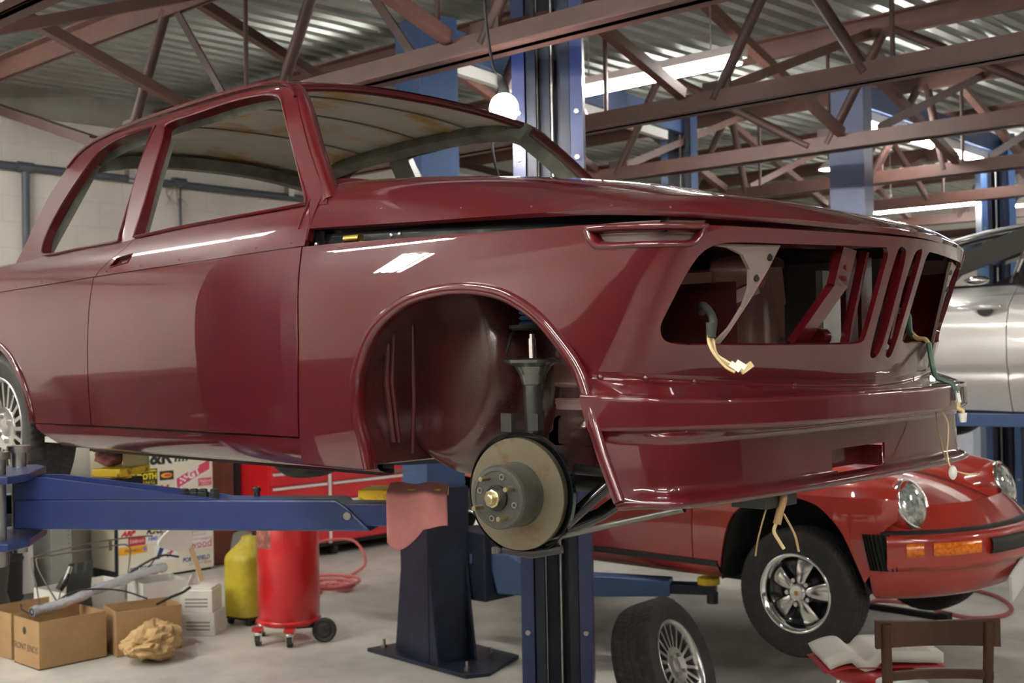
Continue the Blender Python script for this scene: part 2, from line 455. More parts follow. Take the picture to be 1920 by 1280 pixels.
def bridging(x, y, up, label):
    z0, z1 = 3.08+tz(y), 3.68+tz(y)
    a = (x + (.10 if up else -.10), y+.03, z0 if up else z1); b = (x + (.10 if up else -.10), y+1.72, z1 if up else z0)
    m = MB(); m.bar(a, b, .055, .008); A, B = Vector(a)+Vector((.025,0,.025)), Vector(b)+Vector((.025,0,.025)); m.bar(A, B, .008, .055)
    o = m.build('bridging_brace', redx); tag(o, label, 'brace', 'cross braces between the roof trusses')
names = {-.75: 'ahead of the maroon roof', 1.0: 'just beyond the maroon roof', 2.75: 'behind the main lift column', 4.5: 'around the pale lift column', 6.25: 'beyond the pale lift column', 8.0: 'high above the silver car'}
for y, w in names.items():
    for x, w2 in ((-3.80, 'nearest the end wall'), (-1.75, 'middle pair'), (.45, 'pair furthest from the end wall')):
        if y < 2 and x > -1: continue
        for up in (True, False):
            bridging(x, y, up, '%s red roof brace %s, %s' % ('rising' if up else 'falling', w, w2))
# hanging work light on its cord
t = thing('work_light', 'small glaring work light hanging on a cord over the far edge of the maroon roof', 'hanging light', (-1.349,.794,2.695))
m = MB(); m.tube(crom([(-.02,-.03,1.0),(-.05,-.05,.5),(-.03,-.03,.18),(-.0,-.0,.11),(-.04,-.03,-.12),(-.02,-.01,-.30)],6), .006, 8); m.build('cord', black, t)
m = MB(); m.lathe([(.0,.115),(.016,.11),(.022,.075),(.026,.05)], n=20); m.build('lamp_holder', black, t)
m = MB(); m.sphere((0,0,0), .058, 20, 14, (1,1,1.08)); m.build('bulb', mat('bulb_glow', (1,.97,.95), .4, emit=45), t)
t = thing('pendant_lamp', 'tiny white pendant lamp far off beneath the roof beside the pale column', 'hanging light', (-4.43,9.0,3.60))
m = MB(); m.lathe([(0,.10),(.03,.09),(.10,.02),(.10,0)], n=20); m.build('lamp_shade', housem, t)
m = MB(); m.lathe([(0,-.012),(.07,-.006),(.095,.004)], n=20); m.build('lamp_disc', mat('lamp_disc_glow', (.95,.98,1), .4, emit=12), t)
m = MB(); m.tube([(0,0,.1),(0,0,.25)], .006, 6); m.build('stem', black, t)
# pipes and conduit on the end wall
pipem = mat('pipe_grey', (.075,.085,.105), .5)
def wpipe(nm, pts, r, label, mt=pipem):
    m = MB(); m.tube(pts, r, 10); o = m.build(nm, mt); tag(o, label, 'pipe'); return o
XW = RX0+.05
t = thing('wall_pipe', 'dark pipe running level along the pale block wall behind the saloon', 'pipe', (XW,0,3.22))
m = MB(); m.tube([(0,-4,.03),(0,1.6,.0),(0,6.0,-.06)], .032, 12); m.build('pipe_run', pipem, t)
for y in (1.56, 4.5, 2.9):
    m = MB(); m.tube([(0,y-.06,0),(0,y+.06,-.002)], .042, 12); m.build('pipe_coupling', pipem, t)
for y in (2.45, 4.05): m = MB(); m.box((-.04,y-.03,-.04),(.03,y+.03,.06)); m.build('pipe_clip', steel, t)
t2 = wpipe('drop_pipe', [(XW,1.56,3.19),(XW,1.56,1.0),(XW,1.56,.0)], .030, 'dark vertical pipe dropping from the level pipe down the pale block wall')
wpipe('conduit', [(XW-.02,2.92,3.18),(XW-.02,2.92,1.2)], .012, 'thin grey conduit dropping down the block wall, seen through the saloon window')
m = MB(); m.box((RX0,RY0,3.62),(RX0+.03,RY1,3.86)); o = struct(m.build('trim_1', mat('bond_beam', (.30,.29,.255), .7, noise=(3,(.2,.19,.17),.8,5,.4,.7))))
m = MB()
for k in range(7):
    a = random.uniform(-.1,.1); m.tube(crom([(RX0+.06,2.86+.02*k,3.20),(RX0+.10,2.84+a,3.12+.05*random.random()),(RX0+.08,2.80+.03*k+a,3.02)],4), .003, 5)
tag(m.build('loose_wires', mat('old_twine', (.30,.25,.16), .8)), 'tuft of loose wires tangled on the wall pipe above the conduit', 'wires', kind='stuff')
# ------------------------------------------------------------------ wheels: axis along local Y, outer face towards -Y, centre at the origin
def tyre_mesh(R, rim_r, w, blocks=72, slant=.05):
    hw = w/2
    prof = crom([(rim_r-.004,-hw*.80),(rim_r+.012,-hw*.90),((R+rim_r)/2,-hw*1.0),(R-.028,-hw*.985),(R-.009,-hw*.88),(R-.002,-hw*.62),(R,-hw*.3),(R,0),(R,hw*.3),(R-.002,hw*.62),(R-.009,hw*.88),(R-.028,hw*.985),((R+rim_r)/2,hw*1.0),(rim_r+.012,hw*.90),(rim_r-.004,hw*.80)], 5)
    N = blocks*4; vs = []; n = len(prof)
    for i in range(N):
        a = 2*math.pi*i/N
        for r, y in prof:
            d = 0
            if r > R-.016:
                f = (i/4 + abs(y)/hw*1.6 + (0.5 if y > 0 else 0)) % 1
                if f < .22: d = .006
                for g in (-.36,.0,.36):
                    if abs(y/hw-g) < .045: d = .008
            rr = r-d
            vs.append((math.cos(a)*rr, y, math.sin(a)*rr))
    return MB().add(vs, [(i*n+j, ((i+1)%N)*n+j, ((i+1)%N)*n+j+1, i*n+j+1) for i in range(N) for j in range(n-1)], True)
def ring_letters(): pass
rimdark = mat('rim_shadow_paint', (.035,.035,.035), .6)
def make_wheel(parent, style, R=.295, rim_r=.185, w=.19, blocks=64):
    t = tyre_mesh(R, rim_r, w, blocks).build('tyre', rubber, parent)
    hw = w/2; m = MB()
    Y = (0,-1,0)
    if style == 'spoked':
        m.lathe([(rim_r+.004,hw*.80),(rim_r+.006,hw*.88),(rim_r-.002,hw*.90),(rim_r-.012,hw*.78),(rim_r-.018,hw*.55),(rim_r-.024,-hw*.8)], (0,0,0), Y, 64, sharp=False)
        rim = m.build('rim', alu, parent)
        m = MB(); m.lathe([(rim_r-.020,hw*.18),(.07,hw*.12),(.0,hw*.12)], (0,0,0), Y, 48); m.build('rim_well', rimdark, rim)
        m = MB(); m.lathe([(.082,hw*.60),(.078,hw*.66),(.045,hw*.62),(.036,hw*.50),(.030,hw*.50),(.030,hw*.62),(.0,hw*.64)], (0,0,0), Y, 40)
        m.lathe([(.082,hw*.60),(.082,hw*.15)], (0,0,0), Y, 40)
        for k in range(20):
            a = 2*math.pi*k/20; c, s_ = math.cos(a), math.sin(a)
            m.bar((c*.075,-hw*.52,s_*.075), (c*(rim_r-.014),-hw*.58,s_*(rim_r-.014)), .0145, .022, (0,-1,0))
        m.build('spokes', alu, rim)
        for k in range(4):
            a = math.pi/4+math.pi/2*k; m = MB(); m.cyl((math.cos(a)*.05,-hw*.60,math.sin(a)*.05),(math.cos(a)*.05,-hw*.75,math.sin(a)*.05),.010,n=6); m.build('wheel_bolt', steel, rim)
    else:
        m.lathe([(rim_r+.002,hw*.78),(rim_r+.010,hw*.86),(rim_r+.006,hw*.93),(rim_r-.004,hw*.90),(rim_r-.016,hw*.70),(rim_r-.020,hw*.50)], (0,0,0), Y, 64, sharp=False)
        rim = m.build('rim', chrome, parent)
        m = MB(); m.lathe([(rim_r-.018,hw*.55),(rim_r-.03,hw*.25),(.07,hw*.20),(.0,hw*.20)], (0,0,0), Y, 48, sharp=False); m.build('rim_well', blackgl, rim)
        for k in range(5):
            a0 = math.pi/2+2*math.pi*k/5; m = MB()
            def petal(u, v):
                r = .040+(rim_r-.062)*u; wd = (.018+.034*u**.8)*(1 if u < .93 else .93)
                t_ = (v*2-1); y = -hw*(.62-.22*u+.10*math.sin(u*3.14)) + .010*t_*t_ - .0
                c, s_ = math.cos(a0), math.sin(a0)
                return (c*r - s_*t_*wd, y, s_*r + c*t_*wd)
            m.grid(petal, 10, 9)
            p = m.build('petal_spoke', mat('satin_alloy', (.70,.69,.66), .22, 1.0), rim)
            md = p.modifiers.new('t','SOLIDIFY'); md.thickness = .014; md.offset = -1
        m = MB(); m.lathe([(.046,hw*.30),(.044,hw*.66),(.036,hw*.74),(.0,hw*.75)], (0,0,0), Y, 32); m.build('hub_cap', MATS['satin_alloy'], rim)
        m = MB(); m.lathe([(.012,hw*.75),(.011,hw*.78),(.0,hw*.78)], (0,0,0), Y, 16); m.build('cap_badge', mat('badge_gold', (.55,.25,.05), .4), rim)
        for k in range(5):
            a = math.pi/2+2*math.pi*(k+.5)/5; m = MB(); m.cyl((math.cos(a)*.062,-hw*.25,math.sin(a)*.062),(math.cos(a)*.062,-hw*.62,math.sin(a)*.062),.012,n=6); m.build('wheel_nut', alu, rim)
    return t
# ------------------------------------------------------------------ two-post lifts
def column(par, x, y, face, h=3.62, w=.31, d=.20, m1=blue, m2=bluedark, nm='column', rods=True):
    """C-section post; face = angle of the open side (0 = towards +x)"""
    R = Matrix.Translation((x,y,0)) @ Matrix.Rotation(face, 4, 'Z')      # local +x is the open side
    m = MB(); t = .012
    m.box((-d/2,-w/2,0.02),(-d/2+t,w/2,h), R)
    for s in (-1,1):
        a, b = sorted((s*w/2, s*(w/2-t))); m.box((-d/2+t,a,0.02),(d/2,b,h), R)
        a, b = sorted((s*(w/2-t), s*(w/2-.055))); m.box((d/2-t,a,0.02),(d/2,b,h), R)
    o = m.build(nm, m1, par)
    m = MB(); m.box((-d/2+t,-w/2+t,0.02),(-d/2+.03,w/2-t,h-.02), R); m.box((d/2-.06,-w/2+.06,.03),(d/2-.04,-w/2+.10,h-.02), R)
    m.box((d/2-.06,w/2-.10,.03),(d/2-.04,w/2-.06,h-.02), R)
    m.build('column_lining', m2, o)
    if rods:
        for yy, r in ((.012,.011),(-.055,.006)):
            m = MB(); m.tube([tuple(R @ Vector((-.02,yy,.05))), tuple(R @ Vector((-.02,yy,h-.1)))], r, 8); m.build('lift_cable' if r < .01 else 'hydraulic_ram', steel, o)
        for s in (-1,1):
            for z in (h-.85,h-1.05,1.0,.5):
                p = R @ Vector((d/2, s*(w/2-.028), z)); q = R @ Vector((d/2+.012, s*(w/2-.028), z))
                m = MB(); m.cyl(tuple(p), tuple(q), .012, n=6); m.build('flange_bolt', steel, o)
    return o
def base_plate(par, pts, z=.022, bolts=()):
    m = MB(); m.prism(pts, 0.0, z, 'xy'); o = m.build('base_plate', bluedark, par, bevel=.003)
    for x, y in bolts:
        m = MB(); m.cyl((x,y,z),(x,y,z+.018),.018,n=6); m.cyl((x,y,z+.018),(x,y,z+.05),.009,n=8); m.build('anchor_bolt', steel, o)
    return o
def arm(par, a, b, z0, z1, w=.105, ext=.12, mt=blue, pad=None, nm='lift_arm', gusset=0.0):
    A = Vector((a[0],a[1],0)); B = Vector((b[0],b[1],0)); L = (B-A).length; ang = math.atan2(B.y-A.y, B.x-A.x)
    R = Matrix.Translation((a[0],a[1],0)) @ Matrix.Rotation(ang, 4, 'Z')
    m = MB()
    m.prism([(0,z0),(L+.05,z0),(L-.02,z1-.02),(L-.05,z1),(0,z1)], -w/2, w/2, 'xz', R)
    o = m.build(nm, mt, par, bevel=.006)
    if gusset:
        m = MB(); m.prism([(0,z1),(.62,z1),(.60,z1+.004),(.10,z1+gusset),(0,z1+gusset)], -w/2, -w/2+.014, 'xz', R); m.prism([(0,z1),(.62,z1),(.60,z1+.004),(.10,z1+gusset),(0,z1+gusset)], w/2-.014, w/2, 'xz', R)
        m.build('arm_gusset', mt, o)
    m = MB(); m.prism([(L-.1,z0+.012),(L+ext+.08,z0+.012),(L+ext+.08,z1-.012),(L-.1,z1-.012)], -w/2+.012, w/2-.012, 'xz', R); m.build('arm_extension', mt, o, bevel=.004)
    m = MB(); q0 = R @ Vector((L-.015,-w/2,(z0+z1)/2)); q1 = R @ Vector((L-.015,-w/2-.012,(z0+z1)/2)); m.cyl(tuple(q0), tuple(q1), .011, n=12); m.build('arm_stop_bolt', steel, o)
    if pad:
        m = MB(); pw, pd, ph = pad; c = R @ Vector((L+ext, 0, z1-.012))
        RR = Matrix.Translation(c) @ Matrix.Rotation(ang, 4, 'Z')
        m.box((-pw/2,-pd/2,0.012),(pw/2,pd/2,.012+ph), RR); m.cyl(tuple(c), tuple(c+Vector((0,0,.03))), .035, n=20)
        m.build('lift_pad', yellow, o, bevel=.004)
    return o
def crossbeam(par, p, q, z, tape=True, tube=None):
    m = MB(); m.bar((*p, z), (*q, z), .12, .16); o = m.build('crossbeam', bluefar if tape else blue, par)
    P = Vector((*p, z)); Q = Vector((*q, z)); d = (Q-P); L = d.length; d.normalize()
    n = Vector((d.y,-d.x,0))
    if n.y > 0: n = -n
    m = MB(); a = P+d*.25-Vector((0,0,.12)); b = Q-d*.25-Vector((0,0,.12)); m.bar(a, b, .05, .07); bar = m.build('shut_off_bar', mat('bar_white', (.8,.8,.76), .5), o)
    if tape:
        k = .3
        while k < L-.3:
            c = P+d*k - Vector((0,0,.055)) + n*.0615; m = MB(); m.bar(c, c+d*.07, .004, .06); m.build('hazard_tape', yellow, o); k += .22
    if tube:
        for k in tube:
            a = P+d*(k[0]*L)-Vector((0,0,.185)); b = P+d*(k[1]*L)-Vector((0,0,.185))
            m = MB(); m.tube([a,b], .026, 10); m.build('beam_light_tube', tubem, o)
    return o
R30 = math.radians(30)
# --- lift A carries the maroon shell
LA = thing('vehicle_lift', 'blue two-post lift holding up the maroon shell, one column in mid shop', 'vehicle lift', (0,0,0), 0)
FA = math.radians(-53); FB = math.radians(53)
column(LA, -1.60, 1.35, FA, 3.62)
column(LA, -1.66, -1.36, FB, 3.62, nm='column')
base_plate(LA, [(-2.0,1.1),(-1.2,1.0),(-1.15,1.6),(-2.0,1.65)], bolts=[(-1.25,1.1),(-1.25,1.5)])
base_plate(LA, [(-2.0,-1.1),(-1.2,-1.05),(-1.15,-1.6),(-2.0,-1.65)], bolts=[(-1.25,-1.1)])
R = Matrix.Translation((-1.66,-1.36,0)) @ Matrix.Rotation(FB, 4, 'Z')
for i, chx in enumerate('ROTARYLIFT'):
    z = 2.02-.062*i - (.06 if i > 5 else 0)
    text('column_lettering', chx, .05, mat('letter_cream', (.62,.55,.42), .5), LA, R @ Matrix.Translation((.1004,.1275,z)) @ Matrix.Rotation(math.radians(90),4,'Z') @ Matrix.Rotation(math.radians(90),4,'X'), .0003)
crossbeam(LA, (-1.60,1.35), (-1.66,-1.36), 3.55, False)
# near carriage with its yoke
m = MB(); R = Matrix.Translation((-1.60,-1.30,0)) @ Matrix.Rotation(FB, 4, 'Z')
m.box((-.02,-.11,1.16),(.07,.11,2.0), R)
for z0, z1 in ((1.20,1.222),(1.385,1.407)):
    m.prism([(.05,-.17),(.21,-.20),(.25,-.12),(.25,.12),(.21,.20),(.05,.17)], z0, z1, 'xy', R)
car_n = m.build('carriage', blue, LA, bevel=.004)
for s in (-.13,.13):
    p = R @ Vector((.17,s,1.15)); q = R @ Vector((.17,s,1.45)); m = MB(); m.cyl(tuple(p), tuple(q), .022, n=16); m.cyl(tuple(q), tuple(q+Vector((0,0,.02))), .034, n=16); m.build('pivot_pin', steel, car_n)
arm(LA, (-1.50,-1.12), (-.66,-.55), 1.238, 1.325, .11, .13, blue, (.23,.12,.028), gusset=.062)
arm(LA, (-1.62,-1.10), (-1.90,-.62), 1.262, 1.322, .10, .06, bluedark, (.20,.11,.028))
m = MB(); R = Matrix.Translation((-1.60,1.30,0)) @ Matrix.Rotation(FA, 4, 'Z'); m.box((-.02,-.11,1.16),(.07,.11,2.0), R); m.build('carriage', blue, LA, bevel=.004)
arm(LA, (-1.46,1.15), (-.70,.62), 1.238, 1.325, .11, .10, blue, (.23,.12,.028))
arm(LA, (-1.62,1.10), (-1.92,.62), 1.262, 1.322, .10, .06, bluedark, (.20,.11,.028))
# --- lift B under the red coupe
LB = thing('vehicle_lift', 'blue two-post lift with dark flared foot, lowered beneath the red coupe', 'vehicle lift', (0,0,0), 0)
FC = math.radians(75)
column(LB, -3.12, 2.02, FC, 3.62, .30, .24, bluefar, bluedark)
m = MB()
R = Matrix.Translation((-3.12,2.02,0)) @ Matrix.Rotation(FC, 4, 'Z')
m.prism([(-.135,-.165),(.13,-.165),(.13,.165),(-.135,.165)], .02, .98, 'xy', R)
m.prism([(.165,.02),(.26,.02),(.165,.55)], -.13, -.118, 'yz', R); m.prism([(-.165,.02),(-.26,.02),(-.165,.55)], -.13, -.118, 'yz', R)
m.prism([(.165,.02),(.26,.02),(.165,.55)], .105, .118, 'yz', R); m.prism([(-.165,.02),(-.26,.02),(-.165,.55)], .105, .118, 'yz', R)
m.build('column_foot', bluedark, LB)
base_plate(LB, [(-3.54,1.86),(-2.66,1.80),(-2.60,1.92),(-2.74,2.30),(-3.45,2.36)], bolts=[(-3.47,1.93),(-2.72,1.87),(-2.85,2.18),(-3.02,1.875)])
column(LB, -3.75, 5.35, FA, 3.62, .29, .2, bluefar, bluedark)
crossbeam(LB, (-3.12,2.02), (-3.75,5.35), 3.53, True, [(.30,.42)])
m = MB(); m.box((-3.10,2.10,.34),(-2.80,2.34,.72)); m.build('carriage', bluedark, LB, bevel=.005)
m = MB(); m.cyl((-2.83,2.20,.36),(-2.83,2.20,.64),.03,n=16); m.cyl((-2.83,2.20,.60),(-2.83,2.20,.64),.055,n=16); m.build('pivot_pin', steel, LB)
# cranked arm reaching under the coupe's front jacking point
m = MB()
A = Vector((-2.86,2.20,0)); B = Vector((-1.86,2.72,0)); ang = math.atan2(B.y-A.y,B.x-A.x); L = (B-A).length; R = Matrix.Translation((A.x,A.y,0)) @ Matrix.Rotation(ang,4,'Z')
m.prism([(-.10,.60),(-.10,.54),(.02,.54),(.06,.38),(.28,.37),(L-.10,.40),(L-.10,.485),(.42,.50),(.27,.51),(.13,.60)], -.07, .07, 'xz', R)
am = m.build('lift_arm', bluefar, LB, bevel=.008)
m = MB(); m.prism([(L-.2,.412),(L+.14,.412),(L+.14,.462),(L-.2,.462)], -.055, .055, 'xz', R); m.build('arm_extension', bluedark, am)
m = MB(); c = R @ Vector((L+.10,0,.462)); m.cyl(tuple(c), tuple(c+Vector((0,0,.035))), .06, n=20); m.build('lift_pad', yellow, am)
m = MB(); c = R @ Vector((L+.12,0,.36)); m.cyl(tuple(c), tuple(c+Vector((0,0,.06))), .03, n=14); m.build('arm_lock_pin', black, am)
arm(LB, (-3.10,2.25), (-3.25,2.85), .40, .49, .11, .12, bluefar, (.16,.12,.03))
# --- lift C carries the silver car
LC = thing('vehicle_lift', 'pale blue two-post lift holding the silver car high at the far side', 'vehicle lift', (0,0,0), 0)
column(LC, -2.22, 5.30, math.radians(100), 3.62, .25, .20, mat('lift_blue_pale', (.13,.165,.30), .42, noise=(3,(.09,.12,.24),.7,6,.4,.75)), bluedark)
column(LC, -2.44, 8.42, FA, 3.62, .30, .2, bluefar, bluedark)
crossbeam(LC, (-2.22,5.30), (-2.44,8.42), 3.53, True, [(.06,.50),(.72,.92)])
arm(LC, (-2.15,5.6), (.4,5.95), 1.155, 1.245, .12, .1, bluefar)
m = MB(); m.box((-2.34,5.40,1.10),(-2.10,5.62,1.7)); m.build('carriage', bluedark, LC, bevel=.004)
arm(LC, (-2.36,8.1), (-1.0,7.3), 1.155, 1.245, .12, .1, bluefar)
arm(LC, (-2.30,8.1), (.6,7.2), 1.155, 1.245, .12, .1, bluefar)
# --- things lying on the near arm
P0 = Vector((-1.50,-1.12)); P1_ = Vector((-.66,-.55)); dA = (P1_-P0).normalized(); LAx = (P1_-P0).length
def on_arm(t, side_=0): p = P0+dA*t; n = Vector((-dA.y,dA.x)); p = p+n*side_; return (p.x,p.y,1.325)
def lugnut():
    m = MB(); m.lathe([(.0,0),(.0135,0),(.0135,.014),(.011,.017),(.011,.022),(.008,.024),(0,.024)], (0,0,0), (0,0,1), 6, smooth=False); return m
nut_me = lugnut().mesh('lug_nut', matblack)
for i, t in enumerate((.512,.540,.566,.600)):
    o = bpy.data.objects.new('lug_nut', nut_me); COL.objects.link(o); o.location = on_arm(t, -.025)
    o.rotation_euler = (0,0,.3*i); o.scale = (1.15,1.15,1.15)
    tag(o, ['black lug nut first in the row along the blue lift arm, nearest the column','black lug nut second in the row along the blue lift arm','black lug nut third in the row along the blue lift arm','black lug nut last in the row along the blue lift arm, furthest from the column'][i], 'lug nut', 'lug nuts on the lift arm')
t = thing('spray_can_cap', 'small black knob standing alone on the blue lift arm in front of the tyre', 'cap', on_arm(.705,.03))
m = MB(); m.lathe([(.009,0),(.009,.012),(.012,.014),(.012,.022),(.009,.025),(0,.025)], n=20); m.build('cap', black, t)
m = MB(); m.lathe([(.006,.025),(.006,.028),(0,.029)], n=16); m.build('button', chrome, t)
# ------------------------------------------------------------------ coachwork surfaces of the lifted saloon (x forward from front axle, y to its left, z up)
_BP = [(.735,0),(.728,.10),(.702,.24),(.663,.40),(.626,.52),(.574,.637),(.512,.712),(.43,.746),(.30,.760),(.1,.769),(-.3,.774),(-1.2,.778),(-2.0,.776),(-2.6,.768),(-3.0,.752),(-3.25,.722),(-3.36,.64),(-3.41,.4),(-3.42,0)]
_BC = np.array(crom(_BP, 24))
_BC[:24*1, :] = _BC[:24*1, :]
_BS = np.r_[0, np.cumsum(np.hypot(*np.diff(_BC, axis=0).T))]
SMAX = float(_BS[-1])
def plan(s):
    a = abs(s); return float(np.interp(a, _BS, _BC[:,0])), math.copysign(1, s)*float(np.interp(a, _BS, _BC[:,1]))
def s_at_x(x):      # arc position on the side where the plan curve passes x
    return float(np.interp(-x, -_BC[:,0], _BS))
def sstep(a, b, x):
    t = min(max((x-a)/(b-a), 0), 1); return t*t*(3-2*t)
def side_bulge(z):
    r = max(z-.67, 0)/.13
    return .012 - .20*(z-.60)**2 - .008*r*r
def body(s, z):
    """lower coachwork skin; s<0 is the side towards the camera"""
    x, y = plan(s)
    wf = sstep(-.05, .55, x); wr = sstep(-2.9, -3.42, x)
    sd = min(abs(y)/.6, 1)**2
    bl = side_bulge(z)
    return np.array((x - .33*(.785-z)*wf + .10*(.8-z)*wr, y + math.copysign(1, s)*bl*sd*(1 if s != 0 else 0), z))
_cx = np.array([-3.42,-2.9,-2.41,-2.03,-1.71,-1.1,-.6,-.12,.22,.36,.6,.74]); _cz = np.array([.745,.765,.776,.784,.792,.803,.811,.801,.791,.788,.776,.772])
_cc = np.array(crom(list(zip(_cx,_cz)), 10))
def crease(x): return float(np.interp(x, _cc[:,0], _cc[:,1]))

def s_for(x, z):    # arc position (positive) where the skin at height z passes x
    a, b = s_at_x(x+.16), s_at_x(x-.16)
    if x > .55: a = 0.0
    for _ in range(30):
        m_ = (a+b)/2
        if body(m_, z)[0] > x: a = m_
        else: b = m_
    return (a+b)/2
# ------------------------------------------------------------------ the maroon saloon shell on the lift
CARZ = 1.2
car = thing('car', 'glossy maroon two-door saloon body shell, stripped and without front wheel, raised on blue lift arms', 'car', (0,0,CARZ))
V3 = Vector
def side(fn, sg):       # mirror a near-side function (y negative) to side sg (-1 near, +1 far)
    return (lambda a, b: np.array(fn(a, b))*np.array((1, -sg, 1)))
def outw(p): return np.array((p[0]+1.2 if abs(p[0]+1.2) > 1.7 else 0, p[1]*1.2, 0.3))
XDF, XDR = -.606, -1.716
ARCH = [(-.352,.236),(-.359,.303),(-.374,.36),(-.374,.43),(-.364,.478),(-.319,.556),(-.265,.600),(-.199,.632),(-.145,.647),(-.086,.655),(-.03,.658),(.03,.656),(.085,.648),(.139,.634),(.218,.591),(.278,.532),(.326,.476)]
ARCHF = [(.326,.476),(.364,.397),(.387,.327),(.418,.255),(.440,.207)]
RARCH = [(-2.165,.306)] + [(-2.5+.342*math.cos(t), .288+.322*math.sin(t)) for t in np.linspace(.12, math.pi-.12, 19)] + [(-2.835,.30)]
def sx(x): return -s_at_x(x)
# ---- front clip: fenders and nose from one surface, split at the lamp corner
arch_s = [(-s_for(x, z), z) for x, z in crom(ARCH, 4)]
seam = [(-.869,.480),(-.77,.477),(-.675,.470),(-.45,.457),(-.25,.447),(0,.441)]
top = [(s, crease(plan(s)[0])) for s in np.linspace(0, -s_at_x(XDF), 60)]
half = [(sx(XDF)+.002,.56),(sx(XDF)-.012,.42),(sx(XDF)-.026,.306),(sx(XDF)-.03,.238)] + arch_s + seam[1:]
near = half
outl = near + [(-s, z) for s, z in reversed(near)][1:] + [(-s, z) for s, z in reversed(top)][0:-1] + top
opening = crom([(-.553,.744),(-.600,.741),(-.628,.733),(-.647,.717),(-.660,.691),(-.671,.659),(-.680,.626),(-.688,.598),(-.693,.572),(-.684,.548),(-.664,.536),(-.621,.531),(-.568,.530),(-.45,.528),(-.316,.527),(-.15,.527),(-.108,.531),(-.097,.545),(-.096,.62),(-.097,.69),(-.098,.728),(-.110,.744),(-.13,.747),(-.315,.745),(-.45,.744)], 3, True)
kid = crom([(-.062,.744),(-.040,.749),(-.022,.735),(-.014,.68),(-.010,.58),(-.012,.52),(-.026,.496),(-.050,.495),(-.060,.52),(-.064,.58),(-.066,.68)], 3, True)
sigs = crom([(-.926,.784),(-.922,.765),(-.899,.743),(-.876,.734),(-.801,.732),(-.712,.731),(-.676,.732),(-.657,.740),(-.648,.755),(-.648,.772),(-.653,.781),(-.70,.782),(-.80,.784),(-.88,.786)], 3, True)
mir = lambda L: [(-s, z) for s, z in L]
SC = .612
cutl = [[(-SC,.40),(-SC,.80)],[(SC,.40),(SC,.80)]]
Vc, Tc = cdt_panel(outl, [opening, mir(opening), kid, mir(kid), sigs, mir(sigs)], 0.0175, cutl)
cen = Vc[Tc][:, :, 0].mean(1)
fb = lambda a, b: body(a, b)
for nm, k in (('nose_panel', np.abs(cen) <= SC), ('front_fender', cen < -SC), ('front_fender', cen > SC)):
    sheet(nm, Vc, Tc[k], fb, paint, car, outw, 0.013)
# signal-lamp recess: rim rolled inward and a tray behind it
def recess(sg):
    L = sigs if sg < 0 else mir(sigs)
    c = np.mean(L, 0); m = MB(); N = len(L)
    def pn(s, z):
        p = body(s, z); d = np.array(body(s+.004, z))-np.array(body(s-.004, z)); n_ = np.array((d[1], -d[0], 0)); n_ /= np.linalg.norm(n_)
        return p, (n_ if n_ @ np.array((p[0]+.3, p[1]*1.5, 0)) > 0 else -n_)
    rings = []
    for k, ins, dep in ((0, 0, 0), (1, .003, -.005), (2, .008, -.006), (3, .013, -.001), (4, .016, .012), (5, .018, .026)):
        R_ = []
        for i, (s, z) in enumerate(L):
            a_, b_ = np.array(L[i-1]), np.array(L[(i+1)%N]); t_ = (b_-a_)/max(np.linalg.norm(b_-a_),1e-9); nn = np.array((-t_[1], t_[0]))
            if nn @ (c-np.array((s,z))) < 0: nn = -nn
            p, n_ = pn(s+nn[0]*ins, z+nn[1]*ins); R_.append(tuple(p - n_*dep))
        rings.append(R_)
    m.add(sum(rings, []), [(i*N+j, i*N+(j+1)%N, (i+1)*N+(j+1)%N, (i+1)*N+j) for i in range(len(rings)-1) for j in range(N)], True)
    o = m.build('indicator_recess', paint, car)
    s0, s1 = min(p[0] for p in L), max(p[0] for p in L)
    m = MB(); m.grid(lambda u, v: tuple((lambda q: q[0]-q[1]*.027)(pn(s0+(s1-s0)*u, .728+.062*v))), 24, 5); m.build('recess_back', mat('recess_grey', (.16,.10,.095), .25, 0, .6, .1), o)
for sg in (-1, 1): recess(sg)
# ---- doors
def shoulder(x, t):
    zc = crease(x)+.004; y0 = plan(s_at_x(x))[1] + side_bulge(zc) - .007
    xx = [-3.42,-3.0,-2.7,-2.36,-2.12,-1.63,-1.55,-1.29,-.66,-.58]; zz = [.80,.845,.868,.880,.891,.902,.910,.921,.936,.95]
    zs = float(np.interp(x, xx, zz)); ys = 1.131-.45*zs
    if x < -2.36: ys = min(ys, y0-.03)
    b = .006*math.sin(math.pi*t)
    return np.array((x, -(y0+(ys-y0)*t + b), zc+(zs-zc)*t + b*.5))
dl = [(sx(XDF)-.006,.811),(sx(XDF)-.004,.56),(sx(XDF)-.018,.42),(sx(XDF)-.032,.309),(-2.40,.311),(sx(-1.716)-.034,.311),(sx(-1.716)-.020,.566),(sx(-1.716)+.002,.791)]
dtop = [(s, crease(plan(s)[0])) for s in np.linspace(sx(-1.716)+.004, sx(XDF)-.008, 40)]
Vd, Td = cdt_panel(dl[:-1]+[dl[-1]]+dtop[1:-1], [], 0.0225)
ql = [(sx(-1.716)-.003,.791),(sx(-1.716)-.025,.566),(sx(-1.716)-.039,.311),(sx(-2.165),.306)] + [(sx(x), z) for x, z in RARCH[1:-1]] + [(sx(-2.86),.285),(sx(-3.0),.285),(-SMAX,.30),(-SMAX,.745)]
qtop = [(s, crease(plan(s)[0])) for s in np.linspace(-SMAX, sx(-1.716)-.003, 60)]
Vq, Tq = cdt_panel(ql+qtop[1:-1], [], 0.03)
hnd = [(-1.635,.20),(-1.605,.44),(-1.51,.48),(-1.525,.25)]
